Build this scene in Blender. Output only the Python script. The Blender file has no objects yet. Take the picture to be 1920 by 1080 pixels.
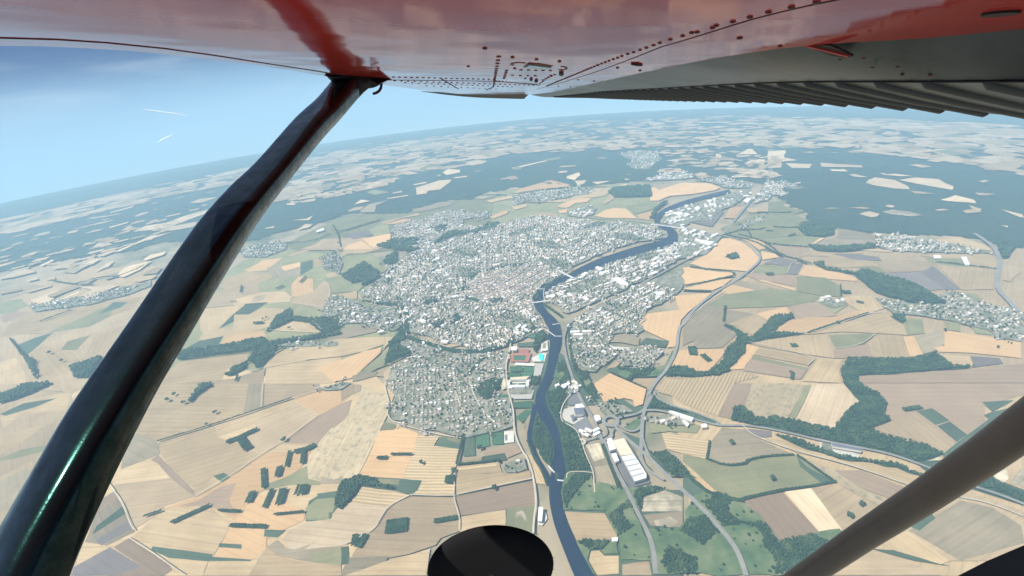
import bpy, bmesh, math, random
import numpy as np
from mathutils import Vector, Matrix
from mathutils.geometry import delaunay_2d_cdt

random.seed(7)
rng = np.random.default_rng(11)
sc = bpy.context.scene
COL = sc.collection

# ------------------------------------------------------------------ camera, world, sun, exposure
CAM_H = 1340.0            # metres above the ground
RAD = 107500             # radius of the curved ground
PITCH, ROLL, FPX = 27.0, -5.5, 960.0
_p, _r = math.radians(PITCH), math.radians(ROLL)
_f = np.array([0, math.cos(_p), -math.sin(_p)]); _u0 = np.array([0, math.sin(_p), math.cos(_p)]); _x0 = np.array([1.0, 0, 0])
CX = _x0 * math.cos(_r) + _u0 * math.sin(_r)
CU = -_x0 * math.sin(_r) + _u0 * math.cos(_r)
CF = _f
CPOS = np.array([0, 0, CAM_H])
cam_data = bpy.data.cameras.new('camera')
cam = bpy.data.objects.new('camera', cam_data); COL.objects.link(cam)
cam_data.sensor_width = 36.0; cam_data.lens = 36.0 * FPX / 1920.0
cam_data.clip_start = 0.02; cam_data.clip_end = 80000.0
cam.matrix_world = Matrix(((CX[0], CU[0], -CF[0], 0), (CX[1], CU[1], -CF[1], 0), (CX[2], CU[2], -CF[2], CAM_H), (0, 0, 0, 1)))
sc.camera = cam

SUN_EL, SUN_AZ = 56.0, 243.0
world = bpy.data.worlds.new('World'); sc.world = world; world.use_nodes = True
wn, wl = world.node_tree.nodes, world.node_tree.links
wn.clear()
w_out = wn.new('ShaderNodeOutputWorld'); w_bg = wn.new('ShaderNodeBackground')
sky = wn.new('ShaderNodeTexSky'); sky.sky_type = 'NISHITA'; sky.sun_disc = False
sky.sun_elevation = math.radians(SUN_EL); sky.sun_rotation = math.radians(SUN_AZ)
sky.altitude = 1340; sky.air_density = 1.0; sky.dust_density = 0.1; sky.ozone_density = 4.0
w_tc = wn.new('ShaderNodeTexCoord'); w_ma = wn.new('ShaderNodeVectorMath'); w_ma.operation = 'MULTIPLY_ADD'
w_ma.inputs[1].default_value = (1, 1, 2.4); w_ma.inputs[2].default_value = (0, 0, 0.39)
w_no = wn.new('ShaderNodeVectorMath'); w_no.operation = 'NORMALIZE'
wl.new(w_tc.outputs['Generated'], w_ma.inputs[0]); wl.new(w_ma.outputs[0], w_no.inputs[0]); wl.new(w_no.outputs[0], sky.inputs['Vector'])
# thin high cirrus
w_mp = wn.new('ShaderNodeMapping'); w_mp.inputs['Scale'].default_value = (1.2, 1.2, 9.0); w_mp.inputs['Rotation'].default_value = (0.12, -0.18, 0.4)
w_nz = wn.new('ShaderNodeTexNoise'); w_nz.inputs['Scale'].default_value = 2.2; w_nz.inputs['Detail'].default_value = 5; w_nz.inputs['Roughness'].default_value = 0.55; w_nz.inputs['Distortion'].default_value = 0.6
w_cr = wn.new('ShaderNodeMapRange'); w_cr.inputs[1].default_value = 0.46; w_cr.inputs[2].default_value = 0.72; w_cr.inputs[4].default_value = 0.42
w_mx = wn.new('ShaderNodeMix'); w_mx.data_type = 'RGBA'
w_mx.inputs[7].default_value = (6.0, 6.8, 7.8, 1)
wl.new(w_tc.outputs['Generated'], w_mp.inputs[0]); wl.new(w_mp.outputs[0], w_nz.inputs[0]); wl.new(w_nz.outputs[0], w_cr.inputs[0])
wl.new(w_cr.outputs[0], w_mx.inputs[0]); wl.new(sky.outputs[0], w_mx.inputs[6])
wl.new(w_mx.outputs[2], w_bg.inputs[0]); w_bg.inputs[1].default_value = 0.048
wl.new(w_bg.outputs[0], w_out.inputs[0])

sun_data = bpy.data.lights.new('sun', 'SUN'); sun_data.energy = 4.2; sun_data.angle = math.radians(0.5); sun_data.color = (1.0, 0.95, 0.87)
sun = bpy.data.objects.new('sun', sun_data); COL.objects.link(sun)
_se, _sa = math.radians(SUN_EL), math.radians(SUN_AZ)
SDIR = Vector((math.sin(_sa) * math.cos(_se), math.cos(_sa) * math.cos(_se), math.sin(_se)))
sun.rotation_euler = SDIR.to_track_quat('Z', 'Y').to_euler(); sun.location = (0, 0, 3000)

sc.view_settings.view_transform = 'Standard'; sc.view_settings.look = 'None'
sc.view_settings.gamma = 1.0; sc.view_settings.use_curve_mapping = False
sc.view_settings.exposure = 1.14
sc.cycles.use_denoising = True
sc.cycles.max_bounces = 9; sc.cycles.volume_bounces = 6
sc.cycles.sample_clamp_indirect = 8.0

# ------------------------------------------------------------------ geometry helpers
def zs(x, y):
    return np.sqrt(RAD * RAD - np.square(x) - np.square(y)) - RAD

def ray(px, py):
    return ((px - 960.0) / FPX) * CX - ((py - 540.0) / FPX) * CU + CF

def unp(px, py):
    """pixel of the photograph -> x, y on the curved ground"""
    d = ray(px, py); d = d / np.linalg.norm(d)
    o = np.array([0, 0, CAM_H + RAD]); b = d @ o; q = b * b - (o @ o - RAD * RAD)
    if q < 0: q = 0.0
    t = -b - math.sqrt(q)
    P = o + d * t
    return P[0], P[1]

def proj(x, y, z):
    dx, dy, dz = x, y, z - CAM_H
    w = dx * CF[0] + dy * CF[1] + dz * CF[2]
    w = np.where(np.abs(w) < 1e-6, 1e-6, w)
    return 960 + FPX * (dx * CX[0] + dy * CX[1] + dz * CX[2]) / w, 540 - FPX * (dx * CU[0] + dy * CU[1] + dz * CU[2]) / w, w

CROPS = {'A': (0, 0, 3), 'B': (640, 0, 3), 'C': (1280, 0, 3), 'D': (0, 360, 3), 'E': (640, 360, 3), 'F': (1280, 360, 3),
         'G': (0, 720, 3), 'H': (640, 720, 3), 'I': (1280, 720, 3), 'J': (0, 300, 4), 'K': (480, 200, 4), 'L': (960, 180, 4),
         'M': (1440, 180, 4), 'N': (680, 420, 6), 'O': (960, 420, 6), 'Q': (720, 580, 6), 'R': (1000, 580, 6), 'T': (720, 700, 6),
         'U': (1040, 720, 6), 'X': (1240, 300, 6), 'Y': (1440, 810, 4), 'P': (0, 0, 1)}

def pix(s):
    """survey notes: a letter names a sheet, then its points"""
    o = []; c = CROPS['P']
    for t in s.split():
        if t in CROPS: c = CROPS[t]
        else:
            a, b = t.split(','); o.append((c[0] + float(a) / c[2], c[1] + float(b) / c[2]))
    return o

def gpts(s):
    return np.array([unp(*p) for p in pix(s)])

def inside(P, poly):
    x, y = P[:, 0], P[:, 1]; r = np.zeros(len(P), bool); n = len(poly); j = n - 1
    for i in range(n):
        xi, yi = poly[i]; xj, yj = poly[j]
        if yi != yj:
            r ^= ((yi > y) != (yj > y)) & (x < (xj - xi) * (y - yi) / (yj - yi) + xi)
        j = i
    return r

def area(poly):
    x, y = poly[:, 0], poly[:, 1]
    return 0.5 * abs(np.dot(x, np.roll(y, -1)) - np.dot(y, np.roll(x, -1)))

def densify(poly, s, closed=True, wob=0.0):
    o = []; n = len(poly)
    for i in range(n if closed else n - 1):
        a, b = poly[i], poly[(i + 1) % n]; L = np.linalg.norm(b - a); k = max(1, int(math.ceil(L / s)))
        nv = np.array([-(b - a)[1], (b - a)[0]]) / max(L, 1e-6)
        for q in range(k):
            p = a + (b - a) * q / k
            if q and wob: p = p + nv * random.uniform(-wob, wob)
            o.append(p)
    if not closed: o.append(poly[-1])
    return np.array(o)

def smooth(poly, closed=False, it=2):
    P = np.array(poly, float)
    for _ in range(it):
        if closed:
            Q = np.roll(P, -1, 0); P = np.stack([.75 * P + .25 * Q, .25 * P + .75 * Q], 1).reshape(-1, 2)
        else:
            a, b = P[:-1], P[1:]
            M = np.stack([.75 * a + .25 * b, .25 * a + .75 * b], 1).reshape(-1, 2)
            P = np.vstack([P[:1], M, P[-1:]])
    return P

def mesh_obj(name, verts, faces, mats, parent=None, mi=None, uv=None, shade=False):
    me = bpy.data.meshes.new(name)
    me.from_pydata([tuple(v) for v in verts], [], [tuple(f) for f in faces])
    for m in (mats if isinstance(mats, (list, tuple)) else [mats]): me.materials.append(m)
    if mi is not None: me.polygons.foreach_set('material_index', np.asarray(mi, np.int32))
    if uv is not None:
        l = me.uv_layers.new(name='uv'); vi = np.empty(len(me.loops), np.int32); me.loops.foreach_get('vertex_index', vi)
        l.data.foreach_set('uv', np.asarray(uv, np.float32)[vi].ravel())
    if shade: me.polygons.foreach_set('use_smooth', [True] * len(me.polygons))
    me.update()
    ob = bpy.data.objects.new(name, me); COL.objects.link(ob)
    if parent is not None: ob.parent = parent
    return ob

def fast_obj(name, V, tris, mats, mi=None, parent=None, quads=None):
    """big triangle/quad soup through foreach_set"""
    me = bpy.data.meshes.new(name)
    V = np.asarray(V, np.float32)
    loops = []; starts = []; n = 0
    tl = np.asarray(tris, np.int32).reshape(-1, 3) if tris is not None else np.zeros((0, 3), np.int32)
    ql = np.asarray(quads, np.int32).reshape(-1, 4) if quads is not None else np.zeros((0, 4), np.int32)
    me.vertices.add(len(V)); me.vertices.foreach_set('co', V.ravel())
    nl = tl.size + ql.size; me.loops.add(nl); me.loops.foreach_set('vertex_index', np.concatenate([tl.ravel(), ql.ravel()]))
    me.polygons.add(len(tl) + len(ql))
    st = np.concatenate([np.arange(len(tl)) * 3, tl.size + np.arange(len(ql)) * 4]).astype(np.int32)
    me.polygons.foreach_set('loop_start', st)
    for m in (mats if isinstance(mats, (list, tuple)) else [mats]): me.materials.append(m)
    if mi is not None: me.polygons.foreach_set('material_index', np.asarray(mi, np.int32))
    me.update(calc_edges=True); me.validate()
    ob = bpy.data.objects.new(name, me); COL.objects.link(ob)
    if parent is not None: ob.parent = parent
    return ob

def tag(o, label=None, cat=None, group=None, kind=None):
    if label: o['label'] = label
    if cat: o['category'] = cat
    if group: o['group'] = group
    if kind: o['kind'] = kind
    return o

def drape(poly, h, s=60.0, wob=0.0):
    """triangulated sheet over the curved ground inside a polygon; returns verts, faces, uv (metres along the longest side)"""
    P = densify(poly, s, True, wob)
    lo, hi = P.min(0), P.max(0)
    gx = np.arange(math.floor(lo[0] / s) * s, hi[0], s); gy = np.arange(math.floor(lo[1] / s) * s, hi[1], s)
    G = np.zeros((0, 2))
    if len(gx) and len(gy):
        G = np.array(np.meshgrid(gx, gy)).reshape(2, -1).T
        G = G[inside(G, P)]
    c = P.mean(0)
    A = np.vstack([P, G]) - c
    n = len(P)
    v, e, f, *_ = delaunay_2d_cdt([Vector(p) for p in A], [], [list(range(n))], 1, 1e-3)
    v = np.array([(p.x, p.y) for p in v]) + c
    e = np.roll(poly, -1, 0) - poly; k = np.argmax(np.linalg.norm(e, axis=1)); t = e[k] / np.linalg.norm(e[k])
    uv = np.stack([(v - c) @ t, (v - c) @ np.array([-t[1], t[0]])], 1)
    V = np.column_stack([v, zs(v[:, 0], v[:, 1]) + h])
    F = []
    for q in f:
        q = list(q)
        if len(q) >= 3:
            a = V[q[0]]; b = V[q[1]]; d = V[q[2]]
            if (b[0] - a[0]) * (d[1] - a[1]) - (b[1] - a[1]) * (d[0] - a[0]) < 0: q.reverse()
            F.append(q)
    return V, F, uv

def ribbon(line, w, h, s=40.0, sm=2):
    P = smooth(line, False, sm) if len(line) > 2 else np.array(line)
    P = densify(P, s, False)
    t = np.gradient(P, axis=0); t /= np.maximum(np.linalg.norm(t, axis=1), 1e-6)[:, None]; nv = np.column_stack([-t[:, 1], t[:, 0]])
    L, R_ = P + nv * w / 2, P - nv * w / 2
    v = np.empty((2 * len(P), 2)); v[0::2] = L; v[1::2] = R_
    V = np.column_stack([v, zs(v[:, 0], v[:, 1]) + h])
    F = [(2 * i, 2 * i + 1, 2 * i + 3, 2 * i + 2) for i in range(len(P) - 1)]
    d = np.concatenate([[0], np.cumsum(np.linalg.norm(np.diff(P, axis=0), axis=1))])
    uv = np.empty((2 * len(P), 2)); uv[0::2, 0] = d; uv[1::2, 0] = d; uv[0::2, 1] = w / 2; uv[1::2, 1] = -w / 2
    return V, F, uv

# ------------------------------------------------------------------ materials
def new_mat(name):
    m = bpy.data.materials.new(name); m.use_nodes = True
    nt = m.node_tree; b = nt.nodes['Principled BSDF']
    return m, nt.nodes, nt.links, b

def simple(name, col, rough=0.8, metal=0.0, spec=0.3, coat=0.0):
    m, n, l, b = new_mat(name)
    b.inputs['Base Color'].default_value = (*col, 1); b.inputs['Roughness'].default_value = rough
    b.inputs['Metallic'].default_value = metal; b.inputs['Specular IOR Level'].default_value = spec
    b.inputs['Coat Weight'].default_value = coat
    return m

def math_node(n, l, op, a, b=None, c=None):
    k = n.new('ShaderNodeMath'); k.operation = op
    for i, q in enumerate((a, b, c)):
        if q is None: continue
        if hasattr(q, 'links'): l.new(q, k.inputs[i])
        else: k.inputs[i].default_value = q
    return k.outputs[0]

def noise(n, l, vec, scale, detail=3, rough=0.55, mapping=None):
    if mapping is not None:
        mp = n.new('ShaderNodeMapping'); mp.inputs['Scale'].default_value = mapping; l.new(vec, mp.inputs[0]); vec = mp.outputs[0]
    z = n.new('ShaderNodeTexNoise'); z.inputs['Scale'].default_value = scale; z.inputs['Detail'].default_value = detail; z.inputs['Roughness'].default_value = rough
    l.new(vec, z.inputs['Vector']); return z.outputs[0]

def field_mat(name, col, col2, patch=0.8, streak=0.6, stripe=0.0, spots=0.0, period=13.0, rnd=0.2, tram=-0.10):
    """farm soil: two tones blended by soil patches and tractor streaks, optional swaths and weedy spots"""
    m, n, l, b = new_mat(name)
    uvn = n.new('ShaderNodeUVMap'); uvn.uv_map = 'uv'
    oi = n.new('ShaderNodeObjectInfo')
    off = n.new('ShaderNodeVectorMath'); off.operation = 'SCALE'; off.inputs[0].default_value = (731, 517, 0); l.new(oi.outputs['Random'], off.inputs['Scale'])
    ad = n.new('ShaderNodeVectorMath'); ad.operation = 'ADD'; l.new(uvn.outputs[0], ad.inputs[0]); l.new(off.outputs[0], ad.inputs[1])
    vec = ad.outputs[0]
    a = noise(n, l, vec, 0.006, 4, 0.6)
    s = noise(n, l, vec, 1.0, 3, 0.6, (0.0035, 0.09, 1))
    g = noise(n, l, vec, 0.09, 2, 0.7)
    t = math_node(n, l, 'MULTIPLY_ADD', math_node(n, l, 'SUBTRACT', a, 0.5), patch * 3.2, 0.45)
    t = math_node(n, l, 'MULTIPLY_ADD', math_node(n, l, 'SUBTRACT', s, 0.5), streak * 3.2, t)
    t = math_node(n, l, 'MULTIPLY_ADD', math_node(n, l, 'SUBTRACT', g, 0.5), 0.7, t)
    if stripe:
        sx = n.new('ShaderNodeSeparateXYZ'); l.new(vec, sx.inputs[0])
        w = math_node(n, l, 'MULTIPLY_ADD', math_node(n, l, 'SUBTRACT', a, 0.5), 14.0, sx.outputs[1])
        w = math_node(n, l, 'SINE', math_node(n, l, 'MULTIPLY', w, 2 * math.pi / period))
        t = math_node(n, l, 'MULTIPLY_ADD', w, stripe, t)
    cl = n.new('ShaderNodeClamp'); l.new(t, cl.inputs[0])
    mx = n.new('ShaderNodeMix'); mx.data_type = 'RGBA'; mx.inputs[6].default_value = (*col2, 1); mx.inputs[7].default_value = (*col, 1)
    l.new(cl.outputs[0], mx.inputs[0]); res = mx.outputs[2]
    if spots:
        q = noise(n, l, vec, 0.045, 3, 0.7)
        mr = n.new('ShaderNodeMapRange'); mr.inputs[1].default_value = 0.5; mr.inputs[2].default_value = 0.68; mr.inputs[4].default_value = spots; l.new(q, mr.inputs[0])
        m2 = n.new('ShaderNodeMix'); m2.data_type = 'RGBA'; m2.inputs[7].default_value = (0.14, 0.12, 0.08, 1); l.new(res, m2.inputs[6]); l.new(mr.outputs[0], m2.inputs[0]); res = m2.outputs[2]
    sp_ = n.new('ShaderNodeSeparateXYZ'); l.new(vec, sp_.inputs[0])
    tr = math_node(n, l, 'SINE', math_node(n, l, 'MULTIPLY', math_node(n, l, 'MULTIPLY_ADD', a, 9.0, sp_.outputs[1]), 2 * math.pi / 27.0))
    tr = math_node(n, l, 'MULTIPLY', math_node(n, l, 'POWER', math_node(n, l, 'MAXIMUM', tr, 0.0), 6.0), tram)
    k = math_node(n, l, 'MULTIPLY_ADD', math_node(n, l, 'SUBTRACT', oi.outputs['Random'], 0.5), rnd * 2, math_node(n, l, 'ADD', tr, 1.02))
    vs = n.new('ShaderNodeVectorMath'); vs.operation = 'SCALE'; l.new(res, vs.inputs[0]); l.new(k, vs.inputs['Scale'])
    l.new(vs.outputs[0], b.inputs['Base Color']); b.inputs['Roughness'].default_value = 0.95; b.inputs['Specular IOR Level'].default_value = 0.1
    return m

def pos_mat(name, cols, scale, rough=0.9, detail=4, spec=0.15):
    """colour ramp over world-position noise"""
    m, n, l, b = new_mat(name)
    g = n.new('ShaderNodeNewGeometry')
    a = noise(n, l, g.outputs['Position'], scale, detail, 0.65)
    r = n.new('ShaderNodeValToRGB'); r.color_ramp.elements[0].position = 0.32; r.color_ramp.elements[1].position = 0.68
    r.color_ramp.elements[0].color = (*cols[0], 1); r.color_ramp.elements[1].color = (*cols[-1], 1)
    for i, c in enumerate(cols[1:-1]):
        e = r.color_ramp.elements.new(0.32 + 0.36 * (i + 1) / (len(cols) - 1)); e.color = (*c, 1)
    l.new(a, r.inputs[0]); l.new(r.outputs[0], b.inputs['Base Color'])
    b.inputs['Roughness'].default_value = rough; b.inputs['Specular IOR Level'].default_value = spec
    return m

FM = {
 's': field_mat('straw_stubble', (0.378, 0.280, 0.158), (0.286, 0.205, 0.113)),
 'S': field_mat('pale_stubble', (0.485, 0.373, 0.245), (0.369, 0.277, 0.172), 0.8, 0.6),
 'o': field_mat('golden_stubble', (0.461, 0.300, 0.153), (0.373, 0.237, 0.118), 0.5, 0.4),
 't': field_mat('tan_soil', (0.310, 0.231, 0.138), (0.239, 0.174, 0.104)),
 'g': field_mat('grey_soil', (0.249, 0.198, 0.129), (0.184, 0.149, 0.095)),
 'p': field_mat('ploughed_earth', (0.253, 0.180, 0.119), (0.194, 0.136, 0.089), 0.5, 0.25),
 'q': field_mat('violet_grey_earth', (0.156, 0.129, 0.117), (0.116, 0.098, 0.091), 0.5, 0.3),
 'v': field_mat('dry_meadow', (0.195, 0.182, 0.095), (0.133, 0.132, 0.068), 0.8, 0.5, tram=0.0),
 'c': field_mat('green_crop', (0.066, 0.090, 0.055), (0.042, 0.063, 0.039), 0.7, 0.5),
 'k': field_mat('mown_grass', (0.047, 0.109, 0.055), (0.035, 0.081, 0.042), 0.4, 0.3, 0.15, 0, 16, tram=0.0),
 'm': field_mat('weedy_fallow', (0.401, 0.315, 0.193), (0.286, 0.225, 0.136), 0.6, 0.6, 0, 0.75, tram=0.0),
 'r': field_mat('swathed_straw', (0.394, 0.294, 0.167), (0.239, 0.178, 0.099), 0.3, 0.25, 0.45, 0, 13),
 'n': field_mat('bare_sand', (0.50, 0.43, 0.31), (0.20, 0.17, 0.115), 1.6, 0.5, 0, 0.5, tram=0.0),
 'a': field_mat('asphalt_yard', (0.156, 0.148, 0.148), (0.105, 0.102, 0.105), 0.6, 0.4, tram=0.0),
 'y': field_mat('pale_yard', (0.484, 0.452, 0.390), (0.337, 0.316, 0.281), 0.6, 0.5, tram=0.0),
 'f': field_mat('clay_track', (0.328, 0.133, 0.101), (0.253, 0.105, 0.077), 0.4, 0.2, tram=0.0),
}
MAT_CROWN = pos_mat('tree_leaves', [(0.008, 0.026, 0.013), (0.02, 0.046, 0.021), (0.05, 0.08, 0.034)], 0.03)
MAT_FLOOR = pos_mat('wood_floor', [(0.016, 0.04, 0.02), (0.03, 0.06, 0.028)], 0.01)
MAT_SCRUB = pos_mat('scrub_meadow', [(0.04, 0.075, 0.035), (0.08, 0.115, 0.05), (0.15, 0.155, 0.085)], 0.012, 0.95, 5)
MAT_FOREST = pos_mat('forest_canopy', [(0.014, 0.032, 0.024), (0.026, 0.046, 0.03)], 0.004)
MAT_TRUNK = simple('bark', (0.09, 0.07, 0.05), 0.9)
MAT_GROUND = pos_mat('farmland', [(0.082, 0.094, 0.053), (0.246, 0.201, 0.131), (0.328, 0.254, 0.168)], 0.0018)
MAT_TOWN = pos_mat('town_ground', [(0.074, 0.090, 0.053), (0.156, 0.152, 0.111), (0.271, 0.246, 0.201)], 0.03, 0.9, 5)
MAT_ROAD = pos_mat('road_asphalt', [(0.165, 0.155, 0.14), (0.22, 0.21, 0.19)], 0.02)
MAT_TRACK = pos_mat('chalk_track', [(0.33, 0.285, 0.215), (0.42, 0.365, 0.285)], 0.02)
MAT_RAIL = pos_mat('rail_ballast', [(0.156, 0.143, 0.127), (0.213, 0.197, 0.176)], 0.03)
MAT_LINE = simple('road_paint', (0.656, 0.656, 0.640), 0.6)
MAT_CONC = pos_mat('concrete', [(0.394, 0.377, 0.353), (0.492, 0.476, 0.443)], 0.05)

def water_mat():
    m, n, l, b = new_mat('river_water')
    g = n.new('ShaderNodeNewGeometry')
    a = noise(n, l, g.outputs['Position'], 0.008, 3)
    r = n.new('ShaderNodeValToRGB'); r.color_ramp.elements[0].color = (0.004, 0.009, 0.028, 1); r.color_ramp.elements[1].color = (0.008, 0.016, 0.04, 1)
    l.new(a, r.inputs[0]); l.new(r.outputs[0], b.inputs['Base Color'])
    b.inputs['Roughness'].default_value = 0.25; b.inputs['IOR'].default_value = 1.33; b.inputs['Specular IOR Level'].default_value = 0.06
    z = noise(n, l, g.outputs['Position'], 0.25, 3)
    bp = n.new('ShaderNodeBump'); bp.inputs['Strength'].default_value = 0.25; bp.inputs['Distance'].default_value = 0.6; l.new(z, bp.inputs['Height']); l.new(bp.outputs[0], b.inputs['Normal'])
    return m
MAT_WATER = water_mat()

ROOFS = [simple('roof_cream', (0.53, 0.465, 0.375), 0.8), simple('roof_white', (0.68, 0.66, 0.62), 0.7), simple('roof_pink_tile', (0.40, 0.305, 0.25), 0.85),
         simple('roof_brown_tile', (0.25, 0.165, 0.125), 0.85), simple('roof_slate', (0.14, 0.14, 0.155), 0.6), simple('roof_grey', (0.30, 0.295, 0.285), 0.75)]
MAT_WALL = simple('house_plaster', (0.50, 0.455, 0.385), 0.85)
MAT_ROOF_IND = simple('metal_roof_white', (0.62, 0.615, 0.60), 0.5)
# ------------------------------------------------------------------ ground
def make_ground():
    rr = np.concatenate([np.arange(0, 6000, 240), np.arange(6000, 19201, 420)])
    nA = 180
    V = [(0, 0, -3.0)]; F = []
    for r in rr[1:]:
        a = np.linspace(0, 2 * math.pi, nA, endpoint=False)
        x, y = r * np.cos(a), r * np.sin(a)
        V += list(zip(x, y, zs(x, y) - 3.0))
    for j in range(nA): F.append((0, 1 + j, 1 + (j + 1) % nA))
    for i in range(len(rr) - 2):
        b0, b1 = 1 + i * nA, 1 + (i + 1) * nA
        for j in range(nA):
            k = (j + 1) % nA
            F.append((b0 + j, b1 + j, b1 + k, b0 + k))
    o = mesh_obj('ground', V, F, MAT_GROUND)
    return tag(o, 'dry summer farmland plain stretching to the hazy horizon below the aircraft', kind='structure')
GROUND = make_ground()

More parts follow.
